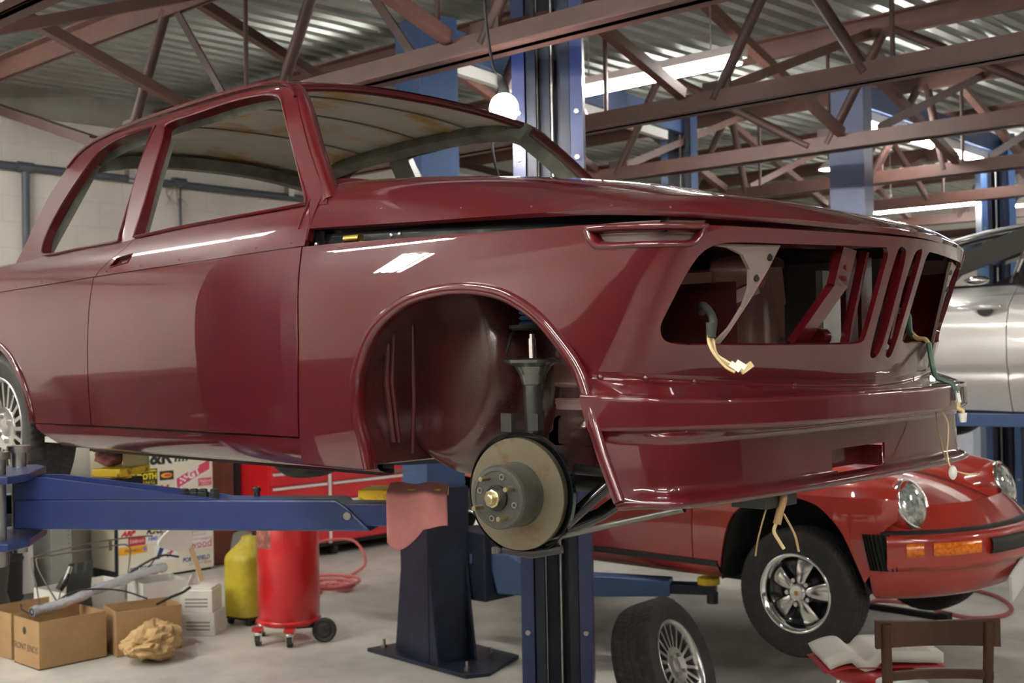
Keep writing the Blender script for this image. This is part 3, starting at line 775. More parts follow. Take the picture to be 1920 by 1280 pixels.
for sg in (-1, 1):
    d = sheet('door', Vd, Td, side(fb, sg), paint, car, outw, 0.016)
    def dsh(a, b):          # shoulder of the door; its rear edge leans forward to the pillar
        return shoulder(a, b)
    rear = [(-1.716+.165*sstep(0,1,t)**.8 if t else -1.716, t) for t in np.linspace(0, 1, 8)]
    Vs, Ts = cdt_panel([(XDF-.004,0),(XDF-.006,.5),(XDF-.05,1)] + [(x, 1) for x in (-1.0,-1.3)] + list(reversed(rear)), [hnd], 0.055)
    sheet('door_shoulder', Vs, Ts, side(dsh, sg), paint, d, outw, 0.014)
    h = MB()
    hp = [side(dsh, sg)(*p) for p in resample(hnd, .03, True)]
    h.tube([tuple(p) for p in hp], .0026, 6, closed=True)
    h.build('handle_surround', paint, d)
    b = MB(); hh = [side(dsh, sg)(*p)*np.array((1,.985,1)) for p in hnd]; b.add([tuple(p) for p in hh], [(0,1,2,3)])
    b.build('handle_recess', paint, d)
    q = sheet('quarter_panel', Vq, Tq, side(fb, sg), paint, car, outw, 0.014)
    rq = [(x-.004, t) for x, t in rear]
    Vs, Ts = cdt_panel(rq + [(-1.9,1),(-2.36,1),(-3.38,1),(-3.38,0),(-2.36,0)], [], 0.055)
    sheet('quarter_shoulder', Vs, Ts, side(shoulder, sg), paint, q, outw, 0.014)
    # strip ahead of the door joining cowl and pillar
    Vs, Ts = cdt_panel([(XDF+.002,.10),(XDF+.002,1.0),(XDF-.046,1.0),(XDF-.003,.5),(XDF-.001,.10)], [], 0.02)
    sheet('cowl_side', Vs, Ts, side(lambda a,b: shoulder(a,b)+np.array((0,0,.006*b)), sg), paint, car, outw, 0.02)
# ---- sills
for sg in (-1, 1):
    prof = crom([(-.766,.304),(-.762,.275),(-.750,.248),(-.728,.229),(-.69,.222),(-.62,.222)], 4)
    m = MB(); n = len(prof)
    def rk(u, v):
        y, z = prof[int(round(v*(n-1)))]
        xe = -2.165 + .14*sstep(.30,.222,z); xs = -.352
        return (xe + (xs-xe)*u, y*(-sg)*(-1)*-1 if False else y*(-sg), z)
    m.grid(rk, 40, n)
    m.build('sill_panel', paint, car)
    m = MB(); m.box((-2.02, min(-sg*-.6,-sg*-.64), .205), (-.45, max(-sg*-.6,-sg*-.64), .235)); m.build('sill_seam_flange', paint_i, car)
    m = MB(); m.box((-2.12, min(-sg*-.735,-sg*-.748), .26), (-.40, max(-sg*-.735,-sg*-.748), .37)); m.build('inner_sill', paint, car)
    m = MB(); m.box((-.70, min(-sg*-.66,-sg*-.722), .76), (-.575, max(-sg*-.66,-sg*-.722), .915)); m.build('hinge_pillar', blackgl, car)
# ---- wheel-arch lips
def arch_lip(path, sg, name):
    P = np.array(resample(path, .02)); N = len(P)
    for _ in range(3): P[1:-1] = .25*P[:-2]+.5*P[1:-1]+.25*P[2:]
    prof = [(.028,-.001),(.025,.007),(.019,.011),(.010,.009),(.004,.008),(.000,.004),(-.001,-.004),(.002,-.022)]
    m = MB(); vs = []
    for i, (x, z) in enumerate(P):
        a = np.array(P[max(i-2,0)]); b = np.array(P[min(i+2,N-1)]); t = (b-a)/np.linalg.norm(b-a)
        nr = np.array((-t[1], t[0]))
        for rr, oo in prof:
            X, Z = np.array((x, z)) + nr*rr
            yb = body(s_for(X, Z), Z)[1]
            if X > 0: yb += (.781-yb)*(1-sstep(.36,.60,Z))
            vs.append((X, sg*(yb+oo), Z))
    k = len(prof)
    m.add(vs, [(i*k+j, (i+1)*k+j, (i+1)*k+j+1, i*k+j+1) for i in range(N-1) for j in range(k-1)], True)
    m.build(name, paint, car)
for sg in (-1, 1):
    arch_lip(crom(ARCH+ARCHF[1:], 5), sg, 'wheel_arch_lip'); arch_lip(crom(RARCH, 4), sg, 'wheel_arch_lip')
# ---- bumper and air dam
YT = [0,.2,.4,.55,.63,.69,.735,.768]
def lev_body(dz, off):
    out = []
    for s in (0,.20,.40,.56,.65,.735,.80,.845,.869):
        z = float(np.interp(-s, [p[0] for p in seam], [p[1] for p in seam])) + dz
        x, y, _ = body(s, z); x2, y2, _ = body(s+.003, z); t = np.array((x2-x, y2-y)); t /= np.linalg.norm(t)
        out.append((x + off*t[1], y - off*t[0], z))
    return out
def lev(z, xs, ys=None, zs=None):
    ys = ys or YT+[.79]
    return [(x, y, z + (zs*(i/8)**2 if zs else 0)) for i, (x, y) in enumerate(zip(xs, ys))]
ledge_x = [.690,.684,.656,.612,.568,.527,.488,.428,.357]
LEV = [lev_body(0,.001), lev_body(-.008,.002), lev_body(-.016,.004)]
def mv(L, dx, z, k=1.0): return [(x+dx*(1-i/8), y, z) for i,(x,y,_) in enumerate(L)]
ld = lev(.416, ledge_x, [0,.2,.4,.55,.63,.69,.738,.774,.790], .012)
BY = [0,.2,.4,.55,.63,.69,.738,.774,.790]
def lower(xs, dx): return [x-dx*(1-i/8) for i, x in enumerate(xs)]
DY = [0,.2,.4,.55,.635,.685,.712,.742,.778]
DX = [.576,.575,.568,.553,.539,.521,.490,.440]
LEV += [[(x-.034*(1-i/8)**.7, y-.012*(i/8), z+.007) for i,(x,y,z) in enumerate(ld)],
        [(x-.008*(1-i/8), y-.003, z+.003) for i,(x,y,z) in enumerate(ld)],
        [(x, y, z-.003) for i,(x,y,z) in enumerate(ld)],
        lev(.360, [x+.001 for x in ledge_x[:-1]]+[.376], BY),
        lev(.353, [x-.006 for x in ledge_x[:-1]]+[.379], [y-.003 for y in BY]),
        lev(.350, [.640,.634,.610,.572,.545,.515,.482,.432,.381], [0,.2,.4,.55,.631,.687,.722,.758,.784]),
        lev(.342, [x+.010 for x in DX]+[.384], DY), lev(.330, DX+[.389], DY),
        lev(.280, DX[:-1]+[.452,.409], DY), lev(.236, DX[:-1]+[.464,.428], DY),
        lev(.224, [x+.004 for x in DX[:-1]]+[.468,.433], [y+.004 for y in DY]),
        lev(.217, [x+.020 for x in DX[:-1]]+[.470,.436], [0,.2,.4,.555,.645,.701,.728,.756,.781]),
        lev(.206, [x+.027 for x in DX[:-1]]+[.474,.441], [0,.2,.4,.558,.650,.706,.733,.759,.782]),
        lev(.196, [x+.020 for x in DX[:-1]]+[.470,.445], [0,.2,.4,.555,.645,.701,.728,.754,.779]),
        lev(.193, [x-.004 for x in DX[:-1]]+[.462,.445], [0,.2,.4,.548,.630,.680,.712,.744,.770])]
# rounded but tight corners: every level is met exactly, edges eased over a few millimetres
rows = []
for L in LEV:
    h = crom(L, 9); rows.append([(x,-y,z) for x,y,z in reversed(h)][:-1] + h)
A = np.array(rows)                       # level, along, xyz
def ease(P, r=.006):
    out = [P[0]]
    for i in range(1, len(P)-1):
        a, b, c = P[i-1], P[i], P[i+1]
        la, lc = np.linalg.norm(a-b), np.linalg.norm(c-b)
        ka, kc = min(r/max(la,1e-6), .42), min(r/max(lc,1e-6), .42)
        p, q = b+(a-b)*ka, b+(c-b)*kc
        out += [p, .25*p+.5*b+.25*q, q]
    return np.array(out + [P[-1]])
dn = np.stack([ease(A[:, j]) for j in range(A.shape[1])], 1)
m = MB(); nr, nc = dn.shape[:2]
def hole(i, j):
    p = (dn[i,j]+dn[i+1,j+1])/2
    return abs(p[1]) < .125 and .226 < p[2] < .279
m.add([tuple(p) for p in dn.reshape(-1,3)], [(i*nc+j, i*nc+j+1, (i+1)*nc+j+1, (i+1)*nc+j) for i in range(nr-1) for j in range(nc-1) if not hole(i,j)], True)
sp = m.build('front_spoiler', paint, car, fixn=False)
md = sp.modifiers.new('thick', 'SOLIDIFY'); md.thickness = 0.006; md.offset = 1
md = sp.modifiers.new('split', 'EDGE_SPLIT'); md.split_angle = math.radians(75)
md = sp.modifiers.new('wn', 'WEIGHTED_NORMAL'); md.weight = 60
m = MB(); m.box((.50,-.14,.226),(.52,.14,.29)); m.box((.44,.125,.222),(.565,.140,.272)); m.build('spoiler_duct', paint, sp)
for s_, z_ in ((-.80,.466),(-.70,.462),(-.585,.452),(-.30,.436),(.30,.436),(.585,.452)):
    p = body(s_, z_); n_ = np.array((p[0]+.1, p[1]*1.1, 0)); n_ /= np.linalg.norm(n_)
    m = MB(); m.lathe([(0,.0055),(.004,.005),(.0065,.003),(.0075,.0)], p+n_*.001, n_, 14, sharp=False); m.build('spoiler_rivet', paint, sp)
# ---- hood
HP = np.array(crom([(-.660,.744),(-.620,.748),(-.3,.749),(.1,.7505),(.3,.748),(.43,.736),(.512,.703),(.574,.630),(.626,.512),(.663,.395),(.702,.236),(.728,.10),(.737,0)], 10))
hx = np.array([-.62,-.3,0,.25,.45,.6,.737]); hzc = np.array([1.000,.980,.953,.917,.870,.840,.789])
hxd = np.array(crom(list(zip(hx, hzc)), 12)); 
ex = np.array([-.62,-.145,.2,.353,.495,.6,.737]); ez = np.array([.849,.828,.815,.808,.797,.789,.787])
def hood_pt(xe, ye, tau):
    xsn = xe if xe < -.62 else -.62 + (xe+.62)*(1-.10*sstep(.35,.737,xe))
    x = xe + (xsn-xe)*tau; y = ye*(1-tau)
    e = float(np.interp(xe, ex, ez)); c = float(np.interp(x, hxd[:,0], hxd[:,1]))
    r = 1-tau
    z = e + max(c-e, 0)*(1-r**(5.6+7*sstep(.25,-.6,xe)))
    return (x, y, z - .012*y/.7)
m = MB()
taus = np.r_[np.linspace(0,.2,21), np.linspace(.23,1,22)]
HP2 = np.vstack([HP*np.array((1,-1)), (HP[::-1])[1:]])
m.grid(lambda u, v: hood_pt(*HP2[int(round(u*(len(HP2)-1)))], taus[int(round(v*(len(taus)-1)))]), len(HP2), len(taus))
# rolled lower edge
m2 = MB()
hood = m.build('hood', paint, car, weld=True, fixn=True)
md = hood.modifiers.new('thick', 'SOLIDIFY'); md.thickness = 0.012; md.offset = -1
md = hood.modifiers.new('split', 'EDGE_SPLIT'); md.split_angle = math.radians(50)
hd = MB(); hd.bar((-.5,0,.94),(.60,0,.775),.05,.02); hd.build('hood_frame', blackgl, hood)
# ---- green house: side frames, roof, lining
outer = [(-2.372,.874),(-2.350,.94),(-2.335,1.02),(-2.305,1.14),(-2.255,1.235),(-2.20,1.293),(-2.10,1.327),(-1.9,1.351),(-1.7,1.362),(-1.5,1.369),(-1.25,1.372),(-1.09,1.364),(-1.0,1.349),(-.945,1.325),(-.905,1.29),(-.85,1.225),(-.737,1.102),(-.60,.965),(-.565,.925)]
botl = [(-.66,.930),(-1.29,.916),(-1.55,.906),(-1.63,.899),(-2.12,.887)]
qwin = crom([(-1.724,1.315),(-1.895,1.309),(-2.02,1.286),(-2.078,1.25),(-2.118,1.195),(-2.166,1.11),(-2.198,1.01),(-2.188,.93),(-2.13,.897),(-1.9,.902),(-1.66,.908),(-1.648,.93),(-1.675,1.05),(-1.703,1.169),(-1.719,1.29)], 4, True)
dwin = crom([(-1.64,1.30),(-1.60,1.314),(-1.463,1.320),(-1.267,1.329),(-1.12,1.325),(-1.03,1.312),(-.985,1.292),(-.93,1.235),(-.817,1.113),(-.70,.985),(-.668,.942),(-.70,.934),(-1.0,.929),(-1.29,.923),(-1.52,.914),(-1.548,.925),(-1.560,1.0),(-1.592,1.143),(-1.62,1.26)], 4, True)
Vg, Tg = cdt_panel(crom(outer, 4)+botl, [qwin, dwin], 0.022)
def gfn(x, z):
    o = .010*math.sin(math.pi*min(max((z-.9)/.47,0),1))
    edge = sstep(1.335, 1.372, z)*.012
    return np.array((x, -(1.131-.45*z+o-edge), z))
for sg in (-1, 1):
    fr = sheet('side_frame', Vg, Tg, side(gfn, sg), paint, car, outw, 0.030)
    gt = MB(); gp = [(x, sg*(1.131-.45*z+.012), z-.004) for x, z in crom(outer[4:15], 5)]
    gt.tube(gp, .006, 6); gt.build('rain_gutter', paint, fr)
    wl = MB()
    for W_ in (qwin, dwin):
        wl.tube([(x, sg*(1.131-.45*z+.006), z) for x, z in resample(W_, .03, True)], .0045, 6, closed=True)
    wl.build('window_flange', paint, fr)
rx = np.array([-2.32,-2.25,-2.1,-1.9,-1.6,-1.3,-1.15,-1.05,-.98,-.93]); rzc = np.array([1.315,1.340,1.372,1.398,1.418,1.420,1.412,1.400,1.384,1.366]); 
oxz = np.array(sorted(crom(outer[4:14], 6)))
def roof_pt(u, v, dz=0.0, k=1.0):
    y_ = (v*2-1)
    xf = -.945 - .035*(1-y_*y_); xr = -2.24 - .07*(1-y_*y_)
    x = xr + (xf-xr)*u
    ze = float(np.interp(x, oxz[:,0], oxz[:,1])); ye = 1.131-.45*ze-.004
    zc = max(float(np.interp(x, rx, rzc)), ze+.004)
    a = abs(y_)
    return (x, y_*ye*k, ze + (zc-ze)*(1-a**2.4) + dz)
m = MB(); m.grid(roof_pt, 50, 41)
roof = m.build('roof', paint, car)
m = MB()
def lin(u, v):
    x, y, z = roof_pt(.03+.935*u, v, 0, .95)
    bow = 0
    for b in (-2.02,-1.66,-1.30): bow += .008*math.exp(-((x-b)/.012)**2) 
    return (x, y, z-.022-bow)
m.grid(lin, 90, 31); m.build('roof_lining', primer, car)
for sg in (-1, 1):      # inner cant rails and pillars in bare primer
    m = MB()
    pts = [(x, sg*(1.131-.45*z-.048), z-.030) for x, z in crom(outer[5:12] if sg < 0 else outer[4:14], 4)]
    for a, b in zip(pts, pts[1:]): m.bar(a, b, .05, .068, (0, .5*sg, 1))
    m.build('cant_rail', railgrey, car)
    m = MB()
    P0 = [(-.60,.965),(-.737,1.102),(-.85,1.225),(-.93,1.30)]
    ap = MB(); ap.tube([(a[0]-.006, sg*(1.131-.45*a[1]-.022), a[1]-.006) for a in crom([(-.575,.935)]+P0+[(-.965,1.325)], 6)], .0275, 14); ap.build('windscreen_pillar', paint, car)
    for a, b in (zip(P0, P0[1:]) if sg > 0 else []): m.bar((a[0]-.035, sg*(1.131-.45*a[1]-.052), a[1]-.01), (b[0]-.035, sg*(1.131-.45*b[1]-.052), b[1]-.01), .05, .035, (0,1,0))
    if sg > 0: m.build('inner_pillar', railgrey, car)
    m = MB(); m.bar((-1.600, sg*(.680 if sg < 0 else .694), .90), (-1.672, sg*(.525 if sg < 0 else .522), 1.26 if sg < 0 else 1.31), .055 if sg < 0 else .105, .03, (0,1,0)); m.build('inner_pillar', railgrey, car)
    m = MB(); m.bar((-2.29, sg*.68, .90), (-2.20, sg*.52, 1.25), .09, .03, (0,1,0)); m.build('inner_pillar', railgrey, car)
def xbar(nm, xa, zc, ze, w, h, y=.52, mt=railgrey):
    m = MB(); pts = [(xa - .035*(1-(t*t)), t*y, ze+(zc-ze)*(1-abs(t)**2.4)) for t in np.linspace(-1,1,13)]
    for a, b in zip(pts, pts[1:]): m.bar(a, b, w, h)
    return m.build(nm, mt, car)
for xb in (-1.22,-1.50,-1.84):
    m = MB(); m.tube([(x, y, z-.030) for x, y, z in [roof_pt((xb+2.27)/1.29, v, 0, .93) for v in np.linspace(.03,.97,25)]], .0032, 6); m.build('roof_bow', mat('bow_sealer', (.17,.19,.165), .6), car)
xbar('rear_window_header', -2.19, 1.290, 1.240, .06, .045, .49)
# windscreen surround in body colour
m = MB(); pts = [(-.955 - .035*(1-t*t), t*.535, 1.322 + .048*(1-abs(t)**2.4)) for t in np.linspace(-1,1,25)]
m.tube(pts, .014, 8); m.build('windscreen_surround', paint, car)
# scuttle, firewall, floor, rear deck, bulkheads
m = MB(); m.grid(lambda u, v: (-.50-.14*u + 0.02*(1-(2*v-1)**2), (2*v-1)*.70, .925+.02*u), 4, 20); m.build('scuttle_panel', paint, car)
m = MB(); m.box((-.56,-.70,.24),(-.53,.70,.92)); m.build('firewall', paint_i, car)
m = MB(); m.box((-2.2,-.715,.235),(-.45,.715,.255)); m.box((-2.2,-.12,.255),(-.5,.12,.38)); m.box((-3.35,-.62,.33),(-2.2,.62,.36)); m.build('floor_pan', mat('floor_bounce_grey', (.5,.49,.45), .6), car)  # unseen pan kept pale to bounce light up at the roof lining
m = MB(); m.box((-2.36,-.68,.36),(-2.33,.68,.84)); m.grid(lambda u,v: (-2.42-.96*u, (2*v-1)*(.725-.02*u), .884-.062*u**1.6+.012*(1-(2*v-1)**4)), 12, 16); m.build('boot_lid', paint, car)
m = MB(); m.grid(lambda u,v: (-2.30-.12*u, (2*v-1)*.69, .87+.012*u), 3, 8); m.build('parcel_shelf', railgrey, car)
# ---- engine bay seen through the nose
# inner wings: shiny maroon pressings with the strut tower and stepped ribs
for sg in (-1, 1):
    m = MB()
    def iw(u, v):
        x = -.50+.62*u; z = .26+.50*v
        y = .42 + .03*math.sin(v*3.1) 
        if .50 < v < .56 or .30 < v < .35: y -= .012
        return (x, sg*y, z)
    m.grid(iw, 30, 60)
    m.build('inner_wing', bay_paint, car)
    tw = [(.0,.80),(.085,.80),(.112,.785),(.118,.765),(.108,.755),(.112,.70)] + ([(.125,.56),(.130,.40)] if sg > 0 else [])
    m = MB(); m.lathe(tw, (-.03, sg*.47, 0), (0,0,1), 32, sharp=False)
    m.build('strut_tower', bay_paint, car)
    m = MB(); m.box((-.5, min(sg*.36,sg*.44), .28), (.52, max(sg*.36,sg*.44), .37)); m.build('chassis_rail', paint_i, car, bevel=.008)
    # lamp carrier plate between headlamp hole and grille, and the inner lamp pan
    ls = [(-.625,.741),(-.437,.742),(-.452,.69),(-.482,.62),(-.512,.56),(-.530,.532),(-.546,.532),(-.516,.565),(-.494,.61),(-.489,.65),(-.502,.69),(-.532,.720),(-.57,.733)]
    vs = []
    for dd in (.012,.020):
        for s, z in ls:
            p = body(s*(-sg), z); vs.append((p[0]-dd, p[1], p[2]))
    n = len(ls); m = MB().add(vs, [tuple(range(n)), tuple(range(2*n-1,n-1,-1))]+[(i,(i+1)%n,n+(i+1)%n,n+i) for i in range(n)])
    lp = m.build('lamp_bracket', mat('bracket_primer', (.19,.14,.125), .4), car)
    for s, z in ((-.457,.716),(-.478,.672)):
        m = MB(); p = body(s*(-sg), z); m.cyl((p[0]-.010,p[1],p[2]), (p[0]-.0235,p[1],p[2]), .008, n=12)
        m.build('bracket_bolt_hole', matblack, lp)
m = MB(); m.box((.115,.44,.30),(.42,.455,.765)); m.build('bay_shade_panel', matblack, car)  # black sheet stands in for the shade deep in the far bay
m = MB(); m.bar((.66,-.20,.745),(.64,-.21,.66),.06,.02,(1,0,0)); m.bar((.645,-.205,.67),(.555,-.255,.527),.045,.02,(1,0,0)); m.build('hood_latch_strut', paint, car)
m = MB(); m.bar((.64,-.205,.735),(.635,-.207,.66),.045,.012,(1,0,0)); 
for z in (.725,.70,.675): m.cyl((.652,-.205,z),(.664,-.205,z),.006,n=8)
m.build('latch_plate', paint, car)
m = MB(); m.bar((.55,-.36,.742),(.53,-.37,.66),.03,.012,(1,0,0)); m.bar((.53,-.37,.66),(.48,-.42,.63),.03,.012,(1,0,0)); m.build('horn_bracket', paint, car)
m = MB(); m.box((.40,.12,.35),(.42,.33,.72)); m.build('radiator_side_plate', mat('galvanised', (.45,.45,.43), .35, .7), car)
for sg in (-1,1):
    m = MB(); m.bar((.655,sg*.105,.742),(.60,sg*.105,.53),.012,.02,(1,0,0)); m.build('grille_post', paint, car)
m = MB(); m.bar((.70,0,.74),(.63,0,.50),.022,.02,(1,0,0)); m.build('grille_divider', paint, car)
for sg in (-1,1):
    m = MB(); m.box((.57,sg*.038-.028,.49),(.585,sg*.038+.028,.74)); m.build('grille_backing', paint_i, car)
m = MB(); m.tube([(.56,-.16,.545),(.56,-.13,.545)],.02,12); m.build('hood_hinge_bush', paint, car)
# fender-top channel behind the hood gap with fasteners
for sg in (-1,1):
    m = MB(); m.grid(lambda u,v: (-.60+.86*u, sg*(.757-.030*v), crease(-.60+.86*u)-.012-.004*v), 20, 3); 
    m.grid(lambda u,v: (-.60+1.12*u, sg*(.722-.03*sstep(.6,1,u)-.012*v), crease(-.60+1.12*u)-.016+.05*v), 20, 3)
    m.build('fender_flange', blackgl, car)
m = MB(); m.tube([(-.46,-.742,.822),(-.40,-.743,.821)], .011, 10); m.build('brass_ferrule', mat('brass', (.75,.52,.12), .25, 1), car)
for x in (-.57,-.27,-.24):
    m = MB(); m.sphere((x,-.752,.816), .006, 8, 6); m.build('flange_bolt', steel, car)
# trim-clip holes along the body crease
clip = MB(); clip.lathe([(0,-.001),(.0018,-.0005),(.0026,.0012),(.0034,-.001)], (0,0,0), (0,-1,.35), 10, sharp=False)
clip_me = clip.mesh('trim_clip', paint)
for x in (-.67,-.83,-1.22,-1.44,-1.65,-1.86,-2.10,-2.30):
    o = bpy.data.objects.new('trim_clip', clip_me); COL.objects.link(o); o.parent = car
    p = shoulder(x, .10); o.location = (p[0], p[1]-.001, p[2])
for i, x in enumerate((-.56,-.33,-.05,.18,.40,.52)):
    o = bpy.data.objects.new('trim_clip', clip_me); COL.objects.link(o); o.parent = hood
    k = int(np.argmin(np.abs(HP[:,0]-x))); p = hood_pt(HP[k,0], -HP[k,1], .03); o.location = (p[0], p[1]-.002, p[2])
# ---- front wheel house
wz = crom(ARCH, 3)
for sg in (-1,):
    m = MB()
    pts = [(x*1.03, z+.012) for x, z in wz] + [(.37,.40),(.43,.26)]
    ys = np.linspace(.752, .30, 8)
    m.add([(x, sg*y, z) for y in ys for x, z in pts], [(i*len(pts)+j, i*len(pts)+j+1, (i+1)*len(pts)+j+1, (i+1)*len(pts)+j) for i in range(7) for j in range(len(pts)-1)], True)
    m.build('wheel_house', paint_i, car)
    def bk(u, v):
        x = -.40+.92*u; z = .21+.46*v
        d = ((x+.27)/.24)**2 + ((z-.50)/.30)**2
        b = .16*(1-sstep(.55,1.25,d))
        r2 = ((x+.02-(.45-z)*.5)/.02)
        b += .010*math.exp(-((z-.345-.06*(x-.3))/.012)**2)*sstep(.0,.1,x)
        return (x, sg*(.44+b), z)
    m = MB(); m.grid(bk, 60, 40); m.build('inner_fender', paint_i, car)
    m = MB()
    for x0, r in ((-.345,.010),(-.325,.006)): m.tube([(x0,-.70,.60),(x0-.012,-.70,.45),(x0,-.69,.30)], r, 8)
    m.tube([(-.30,-.66,.61),(-.30,-.66,.40),(-.31,-.66,.27)], .006, 8)
    m.build('wheel_house_brace', paint_i, car)
# ---- front suspension: strut, hub, rotor, links
H = V3((0.0, -.600, .183)); ax = V3((math.sin(math.radians(9)), -math.cos(math.radians(9)), 0))
def hub(prof, nm, mt, par=car, n=56, sharp=True):
    m = MB(); m.lathe(prof, H, ax, n, sharp=sharp); return m.build(nm, mt, par)
rot = hub([(.060,-.010),(.1335,-.010),(.1345,-.008),(.1345,.008),(.1335,.010),(.078,.010)], 'brake_rotor', rotorm)
hub([(.078,.010),(.078,.014),(.0765,.018),(.0755,.082),(.072,.089),(.063,.0905),(.062,.089),(.030,.089),(.030,.03)], 'hub_flange', hubm, rot)
hub([(.030,.089),(.030,.096),(.027,.100),(.0,.100)], 'bearing_cap', black, rot, 28)
hub([(.0215,.094),(.0215,.112),(.018,.115),(.012,.115),(.012,.124),(.009,.127),(.0,.127)], 'spindle_nut', zinc, rot, 8)
q = V3((0,0,1)); e1 = ax.cross(q).normalized(); e2 = ax.cross(e1)
for k in range(4):
    a = math.radians(28+90*k); c = H + (e1*math.cos(a)+e2*math.sin(a))*.051
    m = MB(); m.cyl(c+ax*.088, c+ax*.122, .0058, n=10); m.build('wheel_stud', zinc, rot)
    a += math.radians(45); c = H + (e1*math.cos(a)+e2*math.sin(a))*.051
    m = MB(); m.lathe([(.0075,.0895),(.0075,.0915),(.0045,.0915),(.0045,.0895)], c, ax, 12); m.build('hub_hole', steel, rot)
sh = MB()
sh.lathe([(.055,-.022),(.146,-.022),(.150,-.020),(.150,-.006),(.147,-.006),(.147,-.017)], H, ax, 56)
sh.build('brake_dust_shield', blackgl, car)
up = V3((.0,-.545,.655)); lo = V3((.012,-.548,.20))
def SP(z): t = (z-lo.z)/(up.z-lo.z); return lo+(up-lo)*t
m = MB(); m.tube([SP(.16), SP(.455)], .0245, 20); strut = m.build('suspension_strut', strutm, car)
m = MB(); m.lathe([(.0245,.44),(.028,.445),(.034,.468),(.046,.487),(.070,.497),(.072,.504),(.060,.508),(.02,.506)], (SP(.5).x,SP(.5).y,0), (0,0,1), 36); m.build('spring_seat', strutm, strut)
m = MB(); m.tube([SP(.50), SP(.555)], .010, 14); m.tube([SP(.555), SP(.566)], .007, 10); m.build('damper_rod', chrome, strut)
m = MB()
for k in range(5): m.lathe([(.024,.0),(.031,.006),(.024,.012)], SP(.585+.014*k), (0,0,1), 20, sharp=False)
m.build('bump_stop', mat('blue_rubber', (.02,.10,.22), .5), strut)
m = MB(); m.tube([SP(.565)+V3((-.045,0,.02)), SP(.565)+V3((-.05,-.02,.0)), SP(.52)+V3((-.05,-.04,0))], .004, 6); m.lathe([(.045,.575),(.055,.580),(.055,.588)], (SP(.58).x,SP(.58).y,0), n=28); m.build('top_mount', black, strut)
m = MB(); m.box((-.055,-.60,.33),(-.020,-.585,.375)); m.build('hose_tab', strutm, strut); m = MB(); m.box((.03,-.59,.335),(.058,-.575,.375)); m.build('hose_tab', strutm, strut)
m = MB(); m.tube([(.03,-.575,.065),(.03,-.57,.03)], [.018,.010], 12); m.sphere((.03,-.572,.062), .022, 14, 8); m.build('ball_joint', black, car)
m = MB(); m.tube([(.03,-.57,.07),(.10,-.42,.12),(.14,-.28,.19)], [.020,.017,.022], 12); m.tube([(.05,-.55,.075),(.16,-.46,.20)], .017, 10); m.build('control_arm', blackgl, car)
m = MB(); m.tube([(.04,-.565,.07),(.25,-.55,.125),(.44,-.54,.172)], .0075, 10); m.build('radius_rod', dsteel, car)
m = MB(); m.tube([(.10,-.50,.24),(.38,-.50,.235)], .014, 10); m.tube([(.06,-.45,.20),(.45,-.44,.21)], .022, 10); m.tube([(.12,-.40,.225),(.2,.4,.225)], .03, 10); m.build('front_subframe', black, car)
m = MB(); m.tube([(-.05,-.60,.045),(.03,-.59,.04),(.10,-.56,.055)], .011, 10); m.build('steering_arm', black, car)
# ---- loose wiring hanging out of the nose
def wire(path, r, mt, nm='wire', par=None, n=6):
    m = MB(); m.tube(crom(path, 6), r, n); return m.build(nm, mt, par)
for sg in (-1, 1):
    e = bpy.data.objects.new('rear_wheel', None); COL.objects.link(e); e.parent = car
    e.location = (-2.50, sg*.665, .275 if sg < 0 else .262); e.rotation_euler = (0, .3, 0 if sg < 0 else math.pi)
    make_wheel(e, 'spoked', R=.288, rim_r=.186, w=.185)
m = MB(); m.tube([(-2.5,-.6,.27),(-2.35,-.3,.30),(-2.3,.3,.30),(-2.5,.6,.27)], .03, 10); m.box((-2.62,-.2,.24),(-2.36,.12,.40)); m.build('rear_axle', black, car)
m = MB(); m.tube([(-2.10,-.58,.20),(-2.02,-.56,.215),(-1.90,-.54,.225),(-1.0,-.35,.24)], .008, 6); m.build('brake_pipe', black, car)
hb = mat('harness_tape', (.022,.024,.02), .6); wy = mat('wire_tan', (.55,.42,.20), .5); wg = mat('wire_brown', (.30,.19,.08), .5); plg = mat('connector_white', (.75,.74,.68), .5); wgr = mat('wire_green', (.05,.11,.07), .5)
h1 = wire([(.50,-.545,.60),(.518,-.567,.615),(.59,-.637,.585),(.598,-.656,.545)], .0085, hb, 'headlamp_harness', car, 8)
for i, d in enumerate((-.006, 0, .006)):
    wire([(.596,-.655+d,.56),(.598+d*.3,-.657+d,.537),(.610,-.660+d*.6,.511),(.631,-.655,.491+d),(.648,-.648,.480+d)], .0032, (wy,wg,wy)[i], 'harness_wire', h1)
m = MB(); m.tube([(.597,-.655,.575),(.598,-.656,.545)], .010, 10); m.build('harness_sleeve', hb, h1)
for p, q in (((.640,-.652,.492),(.655,-.640,.478)),((.646,-.640,.494),(.660,-.628,.482)),((.652,-.633,.474),(.668,-.616,.490))):
    m = MB(); m.bar(p, q, .010, .012); m.build('plug_connector', plg if p[0] < .65 else wy, h1)
h2 = wire([(.47,.43,.62),(.51,.415,.605),(.531,.381,.561),(.550,.365,.545)], .008, wgr, 'headlamp_harness', car, 8)
wire([(.535,.378,.558),(.563,.356,.541),(.590,.345,.537),(.604,.337,.524)], .006, wy, 'harness_wire', h2)
wire([(.603,.338,.526),(.617,.324,.475),(.624,.330,.440),(.645,.336,.428),(.662,.341,.419),(.676,.336,.395)], .007, wgr, 'harness_wire', h2)
m = MB(); m.bar((.664,.334,.405),(.668,.330,.378),.012,.014); m.build('plug_connector', black, h2)
m = MB(); m.bar((.674,.338,.400),(.681,.335,.372),.010,.012); m.build('plug_connector', plg, h2)
wire([(.680,.335,.374),(.681,.333,.358),(.689,.338,.352),(.690,.339,.340)], .006, wy, 'harness_wire', h2)
